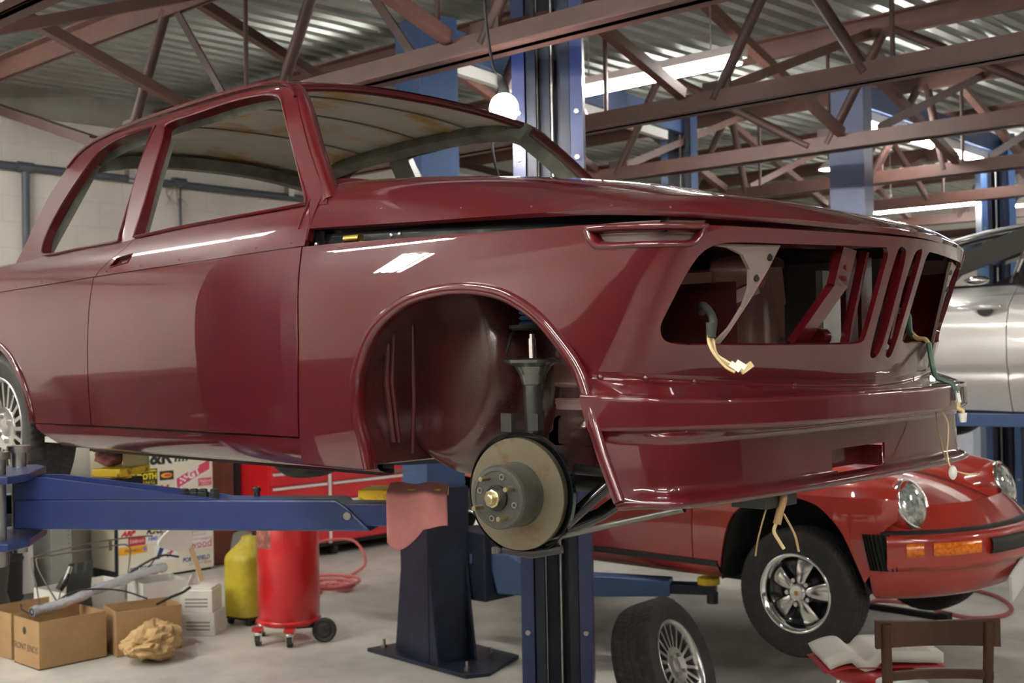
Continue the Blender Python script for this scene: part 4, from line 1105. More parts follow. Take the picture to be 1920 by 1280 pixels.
m = MB(); m.tube([(.689,.339,.345),(.690,.340,.322)], [.011,.008], 10); m.build('lamp_bulb', plg, h2)
h3 = wire([(.600,.34,.42),(.622,.333,.375),(.650,.334,.325),(.655,.326,.28),(.654,.322,.245),(.660,.329,.205),(.690,.352,.188),(.712,.376,.186)], .0022, wy, 'lamp_lead', car)
wire([(.61,.36,.43),(.610,.36,.33),(.632,.34,.26),(.652,.325,.215)], .0018, wg, 'lead_wire', h3)
m = MB(); m.sphere((.664,.330,.192), .011, 10, 8, (1,1,1.7)); m.build('lamp_bulb', plg, h3)
h4 = wire([(.50,-.33,.235),(.545,-.338,.205),(.566,-.338,.189),(.560,-.344,.154),(.557,-.352,.128)], .009, wg, 'fog_lamp_harness', car, 8)
wire([(.556,-.353,.13),(.554,-.360,.112),(.562,-.352,.090),(.570,-.346,.073)], .004, wy, 'harness_wire', h4)
wire([(.566,-.338,.150),(.585,-.325,.105),(.594,-.323,.066)], .003, wg, 'harness_wire', h4)
wire([(.54,-.37,.16),(.535,-.395,.10),(.53,-.40,.06)], .002, wg, 'harness_wire', h4)
m = MB(); m.box((.47,-.40,.165),(.56,-.27,.20)); m.build('spoiler_bracket', black, car)
# ------------------------------------------------------------------ red rear-engined coupe on the second lift
redp = mat('red_paint', (.36,.022,.012), .35, 0, 1.0, .02)
rubb = mat('bumper_rubber', (.02,.02,.019), .55)
orange = mat('amber_lens', (.85,.22,.01), .18, spec=.6, noise=(60,(.60,.12,.005),.8,2,.4,.6))
glassd = mat('dark_glass', (.012,.014,.014), .06, coat=.6)
lens = mat('lamp_lens', (.62,.66,.64), .10, metal=.55, coat=1.0, noise=(38,(.22,.25,.24),.9,3,.42,.62))
PX, PY, PZ = -1.188, 3.425, .195
por = thing('car', 'red sports coupe with round headlamps and black bumper bellows, low on its lift', 'car', (PX,PY,PZ))
def pw(x):
    return float(np.interp(x, *PWC))
_pp = np.array(crom([(-3.2,.60),(-2.9,.74),(-2.5,.82),(-2.1,.825),(-1.6,.80),(-.9,.80),(-.3,.803),(.1,.803),(.30,.792),(.42,.765),(.50,.728),(.58,.66)], 10)); PWC = (_pp[:,0], _pp[:,1])
def pside(x, z): return np.array((x, -(pw(x) - .30*(z-.56)**2 - (.0 if z < .62 else .25*(z-.62)**2)), z))
parch = [(-.42,.33),(-.412,.431),(-.379,.572),(-.331,.675),(-.237,.742),(-.12,.775),(0,.785),(.09,.772),(.169,.741),(.27,.649),(.326,.544),(.372,.43),(.402,.345)]
rarch = [(-2.3+.385*math.cos(t), .40+.37*math.sin(t)) for t in np.linspace(math.pi+.15, -.15, 17)]
lo_ = [(-3.0,.40),(-2.72,.34)] + rarch[:] + [(-1.9,.40),(-1.5,.405),(-1.0,.405),(-.585,.405),(-.43,.405)] + crom(parch,3)[2:-2] + [(.42,.45),(.455,.60),(.48,.66),(.525,.70),(.525,.80)] 
Vp, Tp = cdt_panel(lo_ + [(0,.80),(-1,.80),(-2,.80),(-3.0,.80)], [], .03, [[(-.582,.40),(-.582,.80)]])
cx_ = Vp[Tp][:,:,0].mean(1)
def pout(p): return np.array((0,p[1],.1))
for sg in (-1,1):
    sheet('front_wing', Vp, Tp[cx_ > -.582], side(pside, sg), redp, por, pout, .012)
    k = (cx_ <= -.582) & (cx_ > -1.72); o = sheet('door', Vp[:,:]-np.array((.006,0)), Tp[k], side(pside, sg), redp, por, pout, .016)
    sheet('rear_quarter', Vp-np.array((.012,0)), Tp[cx_ <= -1.72], side(pside, sg), redp, por, pout, .012)
    m = MB(); m.grid(lambda u,v: (-1.95+1.53*u, sg*(.800 if v < .5 else .785), .400 if v < .5 else .430), 2, 2)
    m.box((-1.93, min(sg*.77,sg*.802), .395), (-.43, max(sg*.77,sg*.802), .425)); m.build('rocker_trim', rubb, por)
    m = MB(); m.grid(lambda u,v: (-1.93+1.50*u, sg*(.795-.03*v-.06*v**3), .395-.07*v), 2, 6); m.build('rocker_panel', redp, por)
    # wheel-arch inner
    for c_, pts in ((0,parch),(1,rarch)):
        m = MB(); q = crom(pts,2); m.add([(x, sg*y, z) for y in (.775,.45) for x,z in q] , [(i,i+1,len(q)+i+1,len(q)+i) for i in range(len(q)-1)], True)
        m.add([(x, sg*.45, z) for x,z in q], [tuple(range(len(q)))]); m.build('wheel_house', matblack, por)
    e = bpy.data.objects.new('front_wheel', None); COL.objects.link(e); e.parent = por; e.location = (.02, sg*.705, .31); e.rotation_euler = (0, .22, 0 if sg < 0 else math.pi)
    if sg < 0: make_wheel(e, 'petal', R=.322, rim_r=.190, w=.20, blocks=72)
    else: tyre_mesh(.32,.19,.2,40).build('tyre', rubber, e)
    e = bpy.data.objects.new('rear_wheel', None); COL.objects.link(e); e.parent = por; e.location = (-2.30, sg*.70, .36); e.rotation_euler = (0, .6, 0 if sg < 0 else math.pi)
    if sg < 0: make_wheel(e, 'petal', R=.322, rim_r=.190, w=.21, blocks=60)
    else: tyre_mesh(.32,.19,.2,40).build('tyre', rubber, e)
# upper front: hood between two raised wing tubes
kx = [-.75,-.4,0,.2,.35,.45,.52]
kc = [.955,.965,.955,.937,.912,.890,.872]      # wing crest height
kh = [.965,.925,.865,.825,.785,.757,.735]      # hood centre height
kt = [.930,.895,.840,.802,.765,.738,.716]      # trough
cc = {k: np.array(crom(list(zip(kx,v)),8)) for k, v in (('c',kc),('h',kh),('t',kt))}
def kv(k, x): return float(np.interp(x, cc[k][:,0], cc[k][:,1]))
def pfront(u, v):
    x = -.75 + 1.27*u
    c, h, t = kv('c',x), kv('h',x), kv('t',x); sd = pside(min(x,.5), .795); w = -sd[1]; n = sstep(.30,.52,x)
    ctl = [(0,h),(.20,h-.004),(.36,t+.002),(.425,t+.20*(c-t)),(.475,t+.72*(c-t)),(.56,c),(.655-.02*n,c-.028),(w-.035,.855-.02*n),(w,.795)]
    q = crom(ctl, 6); y, z = q[int(round(v*(len(q)-1)))]
    ext = .30*(1-sstep(.30,.46,y))*sstep(.0,.52,x)      # the hood runs on further forward than the wings
    return (x+ext*.72, y, z - ext*.36*sstep(.1,.52,x))
for sg in (-1,1):
    m = MB(); m.grid(lambda u,v: (lambda p: (p[0], sg*p[1], p[2]))(pfront(u,v)), 44, 49)
    m.build('hood_and_wing', redp, por)
    m = MB()
    hp = [pfront(u, 13/48) for u in np.linspace(.2,1,20)]
    m.tube([(x, sg*y, z+.0012) for x,y,z in hp], .0025, 5); m.build('hood_gap', matblack, por)
    # headlamp: collar, chrome ring, lens
    cL = Vector((.535, sg*.565, .765)); nL = Vector((.93, sg*.08, .32)).normalized()
    m = MB(); m.lathe([(.150,-.16),(.138,-.06),(.130,-.012),(.124,-.004)], cL, nL, 40, sharp=False); col_ = m.build('headlamp_collar', redp, por)
    m = MB(); m.lathe([(.126,-.012),(.1265,.004),(.119,.012),(.112,.008),(.110,-.002)], cL, nL, 40, sharp=False); m.build('headlamp_ring', chrome, por)
    m = MB(); m.lathe([(.1115,.0),(.098,.016),(.07,.029),(.035,.037),(.0,.039)], cL, nL, 40, sharp=False); m.build('headlamp_lens', lens, por)
# bumper, sweeping round the nose
bpath = crom([(.40,-.805),(.47,-.785),(.55,-.725),(.66,-.60),(.745,-.45),(.81,-.25),(.835,0)], 8)
bpath = bpath + [(x,-y) for x,y in reversed(bpath)][1:]
def sweep(path, prof, nm, mt, par, i0=0, i1=None):
    P = path[i0:i1]; N = len(P); vs = []
    for i,(x,y) in enumerate(P):
        a = np.array(P[max(i-1,0)]); b = np.array(P[min(i+1,N-1)]); t = (b-a)/np.linalg.norm(b-a); n_ = np.array((t[1],-t[0]))
        for o_, z in prof: vs.append((x+n_[0]*o_, y+n_[1]*o_, z))
    k = len(prof); m = MB()
    m.add(vs, [(i*k+j,(i+1)*k+j,(i+1)*k+j+1,i*k+j+1) for i in range(N-1) for j in range(k-1)], True)
    return m.build(nm, mt, par)
NB = len(bpath)
bmp = sweep(bpath, [(-.12,.632),(-.02,.634),(.008,.630),(.020,.614),(.022,.600),(.022,.530),(.020,.490),(.010,.468),(-.02,.460),(-.08,.458)], 'bumper', redp, por, 11, NB-11)
sweep(bpath, [(-.16,.640),(-.07,.648),(-.03,.646),(-.02,.632)], 'bumper_top_seal', rubb, por, 9, NB-9)
sweep(bpath, [(-.05,.632),(-.075,.66),(-.11,.70),(-.17,.75)], 'nose_apron', redp, por, 9, NB-9)
sweep(bpath, [(.020,.602),(.040,.598),(.046,.58),(.046,.545),(.038,.528),(.020,.524)], 'bumper_rub_strip', rubb, por, 37, NB-37)
sweep(bpath, [(-.030,.462),(-.035,.43),(-.055,.38),(-.085,.335),(-.13,.312),(-.25,.31)], 'front_valance', redp, por, 2, NB-2)
for sg in (-1,1):
    P = bpath[17:36] if sg < 0 else [(x,-y) for x,y in bpath[17:36]]
    for nm, a, b in (('side_marker_lamp',0,5),('turn_signal_lamp',6,19)):
        prof = [(.018,.598),(.027,.596),(.027,.536),(.018,.534)]
        if sg > 0: o = sweep([(x,y) for x,y in reversed(P[a:b])], prof, nm, orange, por)
        else: o = sweep(P[a:b], prof, nm, orange, por)
    # bellows between bumper and wing
    m = MB(); Q = crom([(.392,-.800),(.445,-.795),(.512,-.758)], 14); vs = []
    for i,(x,y) in enumerate(Q):
        o_ = (.012,.004,-.004,.004)[i%4]
        for z, sh in ((.638,0),(.56,.016),(.468,.040)): vs.append((x+.45*o_+sh*.8, sg*(-(y-o_+.30*sh)), z))
    m.add(vs, [(i*3+j,(i+1)*3+j,(i+1)*3+j+1,i*3+j+1) for i in range(len(Q)-1) for j in range(2)]); m.build('bumper_bellows', rubb, por)
m = MB(); m.lathe([(.0,.004),(.020,.003),(.022,0)], (.69,0,.672), (.35,0,.93), 16); m.build('hood_badge', MATS['badge_gold'], por)
m = MB(); m.box((-.006,-.16,-.078),(.006,.16,.078), Matrix.Translation((.80,.085,.375)) @ Matrix.Rotation(math.radians(24),4,'X') @ Matrix.Rotation(math.radians(8),4,'Y')); m.build('licence_plate', mat('plate_white', (.78,.77,.74), .4), por)
# cabin behind the saloon
m = MB()
def cab(u, v):
    x = -.72-2.1*u; a = (v*2-1); zt = float(np.interp(u,[0,.25,.5,.75,1],[.97,1.28,1.33,1.22,.90])); w = float(np.interp(u,[0,.25,.5,.75,1],[.62,.60,.60,.58,.60]))
    return (x, a*w, .86+(zt-.86)*(1-abs(a)**3.2))
m.grid(cab, 30, 25); m.build('cabin_roof', redp, por)
m = MB(); m.grid(lambda u,v: (lambda p: (p[0]+.015, p[1]*.97, p[2]+.014))(cab(.02+.2*u, .08+.84*v)), 8, 20); m.build('windscreen', glassd, por)
for sg in (-1,1):
    m = MB(); m.grid(lambda u,v: (-1.15-1.0*u, sg*(.655-.10*v), .90+.30*v*(1-.25*u)), 8, 5); m.build('side_window', glassd, por)
m = MB(); m.box((-2.9,-.6,.30),(.3,.6,.42)); m.build('underbody', matblack, por)
m = MB(); m.grid(lambda u,v: (-2.4-.75*u, (2*v-1)*.66, .93-.22*u**1.5-.06*abs(2*v-1)**3), 10, 13); m.build('engine_lid', redp, por)
# ------------------------------------------------------------------ silver car on the far lift
silver = mat('silver_paint', (.72,.71,.68), .30, .30, 1.0, .03)
sil = thing('car', 'silver car with black window frames, lifted high at the far side behind the red coupe', 'car', (-1.5,6.45,1.05))
SPW = np.array(crom([(-1.5,.60),(-1.2,.74),(-.8,.81),(0,.84),(1.2,.84),(2.2,.80),(2.7,.62)], 8))
def swd(x): return float(np.interp(x, SPW[:,0], SPW[:,1]))
def sside(x, z):
    b = -.55*(z-.62)**2 - .020*math.exp(-((z-.47)/.03)**2) + .010*math.exp(-((z-.80)/.05)**2) - (.10*max(z-.93,0)/.12)
    return np.array((x, -(swd(x)+b), z))
sarch = lambda c: [(c+.36*math.cos(t), .32+.36*math.sin(t)) for t in np.linspace(math.pi, 0, 13)]
so = [(-1.4,.30)] + [(c,z) for c,z in sarch(-.85)] + [(-.40,.215),(.1,.21),(.23,.21),(1.2,.21)] + sarch(1.78) + [(2.55,.30),(2.6,.80),(1.8,.98),(1.2,1.06),(0,1.08),(-.8,1.07),(-1.4,1.00)]
Vs_, Ts_ = cdt_panel(so, [], .04, [[(.235,.2),(.235,1.08)]])
cs = Vs_[Ts_][:,:,0].mean(1)
for sg in (-1,1):
    sheet('body_side', Vs_-np.array((.004,0)), Ts_[cs < .235], side(sside, sg), silver, sil, pout, .02)
    d = sheet('door', Vs_+np.array((.004,0)), Ts_[cs >= .235], side(sside, sg), silver, sil, pout, .02)
    m = MB(); yb = swd(.1)+.012
    m.tube([(.00,sg*(yb-.01),.918),(.03,sg*(yb+.022),.924),(.12,sg*(yb+.024),.926),(.17,sg*(yb+.016),.926),(.185,sg*(yb-.006),.926)], [.012,.016,.017,.016,.012], 10); m.build('door_handle', silver, d)
    m = MB(); m.sphere((.085,sg*(yb-.035),.905), .055, 16, 10, (1,.5,.75)); m.build('handle_cup', mat('silver_shade', (.12,.125,.12), .4, .5), d)
    m = MB(); m.sphere((.205,sg*(yb-.006),.926), .012, 10, 8); m.build('key_cap', chrome, d)
    # greenhouse
    fr = [((-.55,.80,1.06),(-.15,.76,1.22)),((-.15,.76,1.22),(.42,.66,1.43)),((.42,.66,1.43),(.9,.63,1.49)),((.9,.63,1.49),(1.6,.62,1.47))]
    m = MB()
    for a, b in fr[:2]: m.bar((a[0],sg*a[1],a[2]),(b[0],sg*b[1],b[2]), .05, .15, (0,.2*sg,1))
    m.build('rear_pillar', blackgl, sil)
    m = MB(); m.bar((.32,sg*.815,1.06),(.42,sg*.70,1.38), .04, .07, (1,0,0)); m.build('door_pillar', blackgl, sil)
    m = MB(); m.bar((.255,sg*.815,1.07),(.33,sg*.72,1.33), .012, .014, (1,0,0)); m.build('window_bead', chrome, sil)
    m = MB(); m.tube([(-.6,sg*.815,1.065),(.3,sg*.822,1.078),(1.2,sg*.82,1.065)], .010, 6); m.build('belt_moulding', blackgl, sil)
m = MB()
def srf(u, v):
    x = -.42+2.3*u; a = 2*v-1
    z = float(np.interp(x,[-.42,-.2,.0,.3,.8,1.3,1.9],[1.395,1.455,1.495,1.53,1.55,1.53,1.44])); w = .66+.04*math.sin(u*3.1)
    return (x, a*w, z-.06*abs(a)**3)
m.grid(srf, 24, 17); o = m.build('roof', mat('dark_graphite', (.03,.032,.034), .25, .3, .6), sil)
md = o.modifiers.new('t','SOLIDIFY'); md.thickness = .05; md.offset = -1
m = MB(); m.tube([(x,y,z+.004) for x,y,z in [srf(u,.02) for u in np.linspace(0,1,20)]], .016, 8); m.build('roof_rail', mat('rail_grey', (.20,.20,.19), .35, .5), sil)
m = MB(); m.grid(lambda u,v: (-.95+.42*u, (2*v-1)*(.76-.08*u), 1.06+.34*u), 6, 12); m.build('rear_glass', mat('clear_glass', (.85,.9,.88), .02, trans=.95), sil)
m = MB(); m.grid(lambda u,v: (-1.42+.5*u, (2*v-1)*.74, .98+.08*u), 4, 8); m.build('boot_lid', silver, sil)
m = MB(); m.sphere((.02,-.79,1.115), .06, 14, 10, (1.5,.8,.55)); m.build('wing_mirror', chrome, sil)
m = MB(); m.box((-1.3,-.72,.16),(2.3,.72,.32)); m.build('underbody', matblack, sil)
m = MB(); m.box((-.30,-.75,.13),(1.5,-.66,.215)); m.build('side_skirt', matblack, sil)
m = MB(); m.box((-.4,-.62,1.0),(1.4,.62,1.04)); m.build('seat_tops', matblack, sil)
for c_ in (-.85,1.78):
    for sg in (-1,1):
        e = bpy.data.objects.new('road_wheel', None); COL.objects.link(e); e.parent = sil; e.location = (c_, sg*.72, .24); e.rotation_euler = (0,0,0 if sg < 0 else math.pi)
        tyre_mesh(.32,.21,.2,40).build('tyre', rubber, e)
        m = MB(); m.lathe([(.21,.09),(.20,.08),(.06,.07),(0,.08)], n=32, axis=(0,-1,0), sharp=False); m.build('rim', alu, e)
wood_b = mat('bench_wood', (.12,.08,.05), .6)
# ------------------------------------------------------------------ things along the end wall and on the floor
card = mat('cardboard', (.40,.245,.115), .75, noise=(6,(.33,.195,.085),.7,5,.4,.7))
cardin = mat('cardboard_inside', (.36,.215,.10), .8)
white_card = mat('white_card', (.70,.68,.62), .6, noise=(5,(.58,.55,.49),.7,5,.4,.7))
ink = mat('marker_ink', (.05,.04,.03), .8)
def box_open(name, label, loc, rz, sx, sy, h, mt, mi, group=None, lid=None, hand=True, flaps=False):
    t = thing(name, label, 'box', loc, rz, group); w = .006
    m = MB(); m.box((-sx/2,-sy/2,0),(sx/2,sy/2,w)); m.build('box_bottom', mi, t)
    for nm, lo, hi in (('box_side',(-sx/2,-sy/2,0),(sx/2,-sy/2+w,h)),('box_side',(-sx/2,sy/2-w,0),(sx/2,sy/2,h)),('box_side',(-sx/2,-sy/2+w,0),(-sx/2+w,sy/2-w,h)),('box_side',(sx/2-w,-sy/2+w,0),(sx/2,sy/2-w,h))):
        m = MB(); m.box(lo, hi); m.build(nm, mt, t)
    return t
a = box_open('cardboard_box', 'open brown cardboard box at the front of the group, with handwriting on its end', (-4.785,.61,0), .0, .31,.405,.268, card, cardin, 'cardboard boxes by the cabinet')
m = MB()
m.lathe([(.0,.0008),(.022,.0006),(.022,0)], (-.02,-.2035,.20), (0,-1,0), 20, smooth=False); 
h = m.build('hand_hole', ink, a); h.scale = (1,1,1)
text('box_writing', 'FRONT ENDS', .052, ink, a, Matrix.Translation((-.02,-.2032,.105)) @ Matrix.Rotation(math.radians(90),4,'X'), .0004, shear=.15)
b = box_open('cardboard_box', 'open brown cardboard box behind the crumpled paper bag', (-4.665,1.065,0), math.radians(-14), .29,.385,.26, card, cardin, 'cardboard boxes by the cabinet')
c = box_open('cardboard_box', 'open brown cardboard box half hidden behind the front brown box', (-5.17,.62,0), .05, .32,.42,.265, card, cardin, 'cardboard boxes by the cabinet')
d = box_open('cardboard_box', 'open white-sided cardboard box at the back, brown inside', (-5.36,1.06,0), .1, .34,.50,.30, white_card, cardin, 'cardboard boxes by the cabinet')
e = box_open('cardboard_box', 'open white cardboard box standing over the rear brown box beside the wrapped tube', (-5.0,1.36,0), math.radians(-10), .28,.28,.335, white_card, cardin, 'cardboard boxes by the cabinet')
def box_closed(label, loc, rz, sx, sy, h, top=False):
    t = thing('carton', label, 'box', loc, rz, 'small white cartons')
    m = MB(); m.box((-sx/2,-sy/2,0),(sx/2,sy/2,h)); m.build('carton_body', white_card, t, bevel=.003)
    m = MB()
    for k in range(3): m.box((sx/2,-sy*.36,h*.25+.022*k),(sx/2+.0006,sy*.36,h*.25+.010+.022*k))
    m.build('printed_stripe', mat('grey_print', (.22,.20,.18), .7), t)
    return t
box_closed('lower white carton of the pair stacked beside the brown boxes', (-4.74,1.535,0), math.radians(-52), .22,.21,.142)
f = box_closed('upper white carton of the pair stacked beside the brown boxes', (-4.75,1.525,.143), math.radians(-50), .205,.20,.138)
m = MB(); m.box((-.10,-.09,.138),(.08,.09,.15)); m.build('carton_flap', white_card, f)
m = MB(); m.add([(-.09,-.09,.14),(.02,-.09,.14),(.0,-.06,.22),(-.06,-.06,.20)],[(0,1,2,3)]); m.build('raised_flap', white_card, f).modifiers.new('t','SOLIDIFY').thickness = .004
# wrapped tube across the boxes
foil = mat('bubble_wrap', (.72,.75,.82), .12, .55, .6, .1, bump=(55,1.0))
t = thing('wrapped_tube', 'long tube in silvery bubble wrap lying across the tops of the cardboard boxes', 'tube', (-4.80,.55,.275))
m = MB(); P = crom([(-.02,-.09,.02),(-.05,.10,.03),(-.12,.40,.075),(-.22,.75,.105),(-.25,.90,.115)],8); m.tube(P, [.030+.004*math.sin(i*1.7) for i in range(len(P))], 14); m.build('wrap', foil, t)
m = MB(); m.lathe([(.022,.004),(.012,.004),(.012,-.02)], P[0], (Vector(P[0])-Vector(P[1])), 14); m.build('tube_end', rubber, t)
# crumpled paper bag
kraft = mat('kraft_paper', (.52,.35,.16), .7, noise=(9,(.40,.25,.10),.7,5,.4,.7))
bm = bmesh.new(); bmesh.ops.create_icosphere(bm, subdivisions=4, radius=1)
from mathutils import noise as mn
def ridged(p, k):           # folded-paper ridges: absolute noise at several sizes
    return 1-abs(2*mn.noise(p*k+Vector((k,2*k,3*k))))
for v in bm.verts:
    p = v.co.normalized()
    q = p + .25*mn.noise_vector(p*2.0)
    r = .70 + .22*ridged(q,1.3) + .16*ridged(q,2.6) + .09*ridged(q,5.2)
    t_ = .80+.30*p.y
    v.co = Vector((p.x*.150*r, p.y*.185*r, max(p.z*.135*r*t_, -.10)))
me = bpy.data.meshes.new('paper_bag'); bm.to_mesh(me); bm.free(); me.materials.append(kraft)
o = bpy.data.objects.new('paper_bag', me); COL.objects.link(o); o.location = (-4.34,.93,.106); o.rotation_euler = (0,0,.4)
tag(o, 'crumpled brown paper bag on the concrete in front of the cardboard boxes', 'paper bag')
# wire frame, bracket, cables and foam offcut standing in the boxes
t = thing('wire_frame', 'bent thin metal rod frame standing up out of the cardboard boxes', 'frame', (-5.05,.62,0))
rodm = mat('rod_grey', (.20,.19,.17), .4, .6)
m = MB(); m.tube(crom([(.10,-.05,.27),(.08,-.06,.40),(.04,-.07,.545),(.02,-.02,.575),(-.02,.30,.60),(-.05,.62,.60),(-.06,.78,.59)],6), .0045, 8); m.build('rod', rodm, t)
m = MB(); m.tube(crom([(.16,.05,.27),(.10,-.03,.45),(.06,-.05,.55),(.03,.02,.565),(-.04,.5,.565),(-.06,.60,.55),(-.06,.62,.50),(-.05,.585,.30),(-.05,.58,.22)],6), .0045, 8); m.build('rod', rodm, t)
m = MB(); m.box((-.052,.47,.535),(-.046,.49,.605)); m.build('rod_clip', steel, t)
t = thing('metal_bracket', 'dark grey curved sheet metal bracket with notched top, upright among the boxes', 'bracket', (-5.05,.86,.20))
m = MB()
prof = crom([(0,.0),(-.02,.10),(-.01,.20),(.01,.30)],6)
for i, y0 in enumerate(np.linspace(-.07,.07,8)):
    hgt = len(prof)-1 if i in (0,1,3,4,6,7)[:6] and i not in (2,5) else len(prof)-5
    for k in range(hgt): m.add([(prof[k][0],y0,prof[k][1]),(prof[k][0],y0+.02,prof[k][1]),(prof[k+1][0],y0+.02,prof[k+1][1]),(prof[k+1][0],y0,prof[k+1][1])],[(0,1,2,3)])
o = m.build('bracket_plate', mat('bracket_grey', (.085,.095,.09), .4, .4), t, weld=True); o.modifiers.new('t','SOLIDIFY').thickness = .004
t = thing('hose_fitting', 'small black hose fitting with chrome ends leaning beside the grey bracket', 'fitting', (-5.0,.74,.36))
m = MB(); m.tube([(0,-.03,0),(0,.01,.05),(0,.03,.09)], [.022,.026,.018], 12); m.build('fitting_body', blackgl, t)
m = MB(); m.tube([(0,.028,.085),(0,.045,.13)], .015, 12); m.build('fitting_end', chrome, t)
m = MB(); m.tube([(0,-.02,-.01),(-.01,-.035,-.10)], .004, 6); m.build('fitting_stem', rodm, t)
t = thing('cable', 'thin black cable draped over the brown boxes and the wrapped tube', 'cable', (0,0,0))
m = MB(); m.tube(crom([(-5.05,.50,.30),(-4.95,.47,.285),(-4.85,.52,.28),(-4.88,.75,.36),(-4.84,1.0,.335),(-4.75,1.15,.27)],8), .005, 8); m.build('cable_run', rubber, t)
t = thing('wiring_loom', 'black wiring loom branching over the white open box', 'cable', (0,0,0))
m = MB(); m.tube(crom([(-5.15,1.20,.34),(-5.05,1.30,.43),(-5.02,1.42,.47),(-5.0,1.52,.45)],8), .007, 8); m.build('loom_branch', rubber, t)
m = MB(); m.tube(crom([(-5.12,1.18,.34),(-5.08,1.26,.385),(-5.06,1.33,.40),(-5.05,1.38,.45)],8), .004, 8); m.build('loom_branch', rubber, t)
m = MB(); m.tube(crom([(-4.60,1.12,.26),(-4.58,1.20,.29),(-4.57,1.28,.31),(-4.58,1.34,.33)],8), .009, 8); m.build('loom_plug', rubber, t)
t = thing('foam_offcut', 'large white curved offcut with tan edges sticking up from the white boxes', 'offcut', (-5.0,1.50,.30))
tan = mat('tan_edge', (.58,.40,.22), .6)
m = MB(); pl_ = crom([(-.13,.24),(-.10,.30),(-.02,.35),(.05,.38),(.10,.37),(.11,.30),(.10,.20),(0,.19)],4,True); m.prism(pl_, 0, .02, 'yz'); m.build('offcut_face', white_card, t)
m = MB(); pp = crom([(.0,-.06,.285),(.0,-.01,.345),(.0,.05,.383),(.0,.105,.37),(.0,.113,.30),(.0,.10,.19)],5); m.tube([(x+.01,y,z) for x,y,z in pp], .008, 6); m.bar((.01,.105,.20),(.03,.17,-.02),.02,.03); m.build('offcut_edge', tan, t)
# sticker-covered cabinet
FX = -6.70
cab = thing('steel_cabinet', 'cream steel cabinet against the end wall, its door covered with motorsport stickers', 'cabinet', (FX,2.455,0))
cream = mat('cream_enamel', (.66,.62,.47), .4, noise=(3,(.58,.53,.38),.7,5,.4,.7))
m = MB(); m.box((-.42,-.43,.09),(-.02,.43,1.55)); m.build('cabinet_body', cream, cab, bevel=.006)
m = MB(); m.box((-.02,-.425,.015 if False else .02),(.0,.425,1.53)); m.build('cabinet_door', mat('cream_door', (.72,.68,.55), .35, noise=(3,(.66,.61,.47),.7,5,.4,.7)), cab, bevel=.003)
m = MB(); m.box((-.40,-.42,.0),(-.04,.42,.09)); m.build('cabinet_plinth', matblack, cab)
m = MB(); m.box((-.02,-.445,.06),(.004,-.428,1.53)); m.build('door_seal', matblack, cab)
m = MB(); m.box((.0,.17,.295),(.02,.19,.355)); m.build('cabinet_latch', black, cab)
SW = mat('sticker_white', (.80,.79,.76), .35); SR = mat('sticker_red', (.55,.03,.05), .35); SPk = mat('sticker_rose', (.62,.07,.13), .35); SK = mat('sticker_black', (.02,.022,.02), .35); SY = mat('sticker_yellow', (.80,.62,.02), .35); SN = mat('sticker_navy', (.03,.05,.16), .35); SO = mat('sticker_orange', (.85,.40,.03), .35); SG = mat('sticker_grey', (.30,.30,.30), .4); STan = mat('sticker_tan', (.42,.33,.22), .5); SPr = mat('sticker_peach', (.72,.40,.28), .45); SB = mat('sticker_blue', (.20,.22,.50), .4); SDr = mat('sticker_crimson', (.50,.03,.05), .4)
def FM(y, z, d, rot=0.0):      # frame on the door: text runs along +y, up +z, normal +x
    return Matrix.Translation((d, y-2.455, z)) @ Matrix(((0,0,1,0),(1,0,0,0),(0,1,0,0),(0,0,0,1))) @ Matrix.Rotation(rot, 4, 'Z')
def plate(y0, z0, y1, z1, mt, d=.0006, rot=0.0, name='sticker', par=None, poly=None, skew=0.0):
    w, h = y1-y0, z1-z0; M_ = FM((y0+y1)/2, (z0+z1)/2, 0, rot)
    poly = poly or [(-w/2,-h/2),(w/2,-h/2),(w/2,h/2),(-w/2,h/2)]
    n = len(poly); vs = [M_ @ Vector((x+skew*y, y, d)) for x,y in poly] + [M_ @ Vector((x+skew*y, y, -.0003)) for x,y in poly]
    m = MB().add(vs, [tuple(range(n))]+[(i,(i+1)%n,n+(i+1)%n,n+i) for i in range(n)])
    return m.build(name, mt, par or cab)
def ttx(body, y, z, size, mt, par, rot=0.0, d=.0012, **k): return text('lettering', body, size, mt, par, FM(y, z, d, rot), .0003, **k)
s = plate(2.20,.885,2.70,1.02, mat('sticker_clear', (.74,.71,.60), .35)); ttx('H&R', 2.35, .945, .155, SK, s, bold=.006, sx=1.0); ttx('////', 2.60, .945, .12, SK, s, bold=.006)
s = plate(2.10,.90,2.165,.97, SW); ttx('M', 2.135, .937, .04, SB, s)
plate(2.045,.885,2.085,.925, SO)
s = plate(2.08,.735,2.375,.865, SK, rot=.0); plate(2.14,.842,2.365,.855, SY, .001, par=s, name='stripe'); ttx('SCHROTH', 2.235, .805, .062, SY, s, bold=.003, sx=.93); ttx('RACING', 2.24, .757, .036, SY, s, sx=1.45, space=1.25)
s = plate(2.395,.765,2.52,.838, SK); el = [(math.cos(t)*.052, math.sin(t)*.020) for t in np.linspace(0,2*math.pi,24)[:-1]]; plate(2.405,.78,2.51,.825, SO, .001, poly=el, par=s, name='flame_oval'); plate(2.42,.79,2.52,.815, SDr, .0014, poly=[(x*.7,y*.45) for x,y in el], par=s, name='flame_core')
s = plate(2.535,.70,2.86,.885, SW, poly=[(-.16,-.10),(-.145,-.115),(.162,.02),(.165,.115),(.15,.118),(-.162,-.02)]); plate(2.535,.70,2.86,.885, SPk, .001, poly=[(-.15,-.09),(-.14,-.10),(.152,.028),(.155,.10),(.142,.105),(-.152,-.025)], par=s, name='sticker_field')
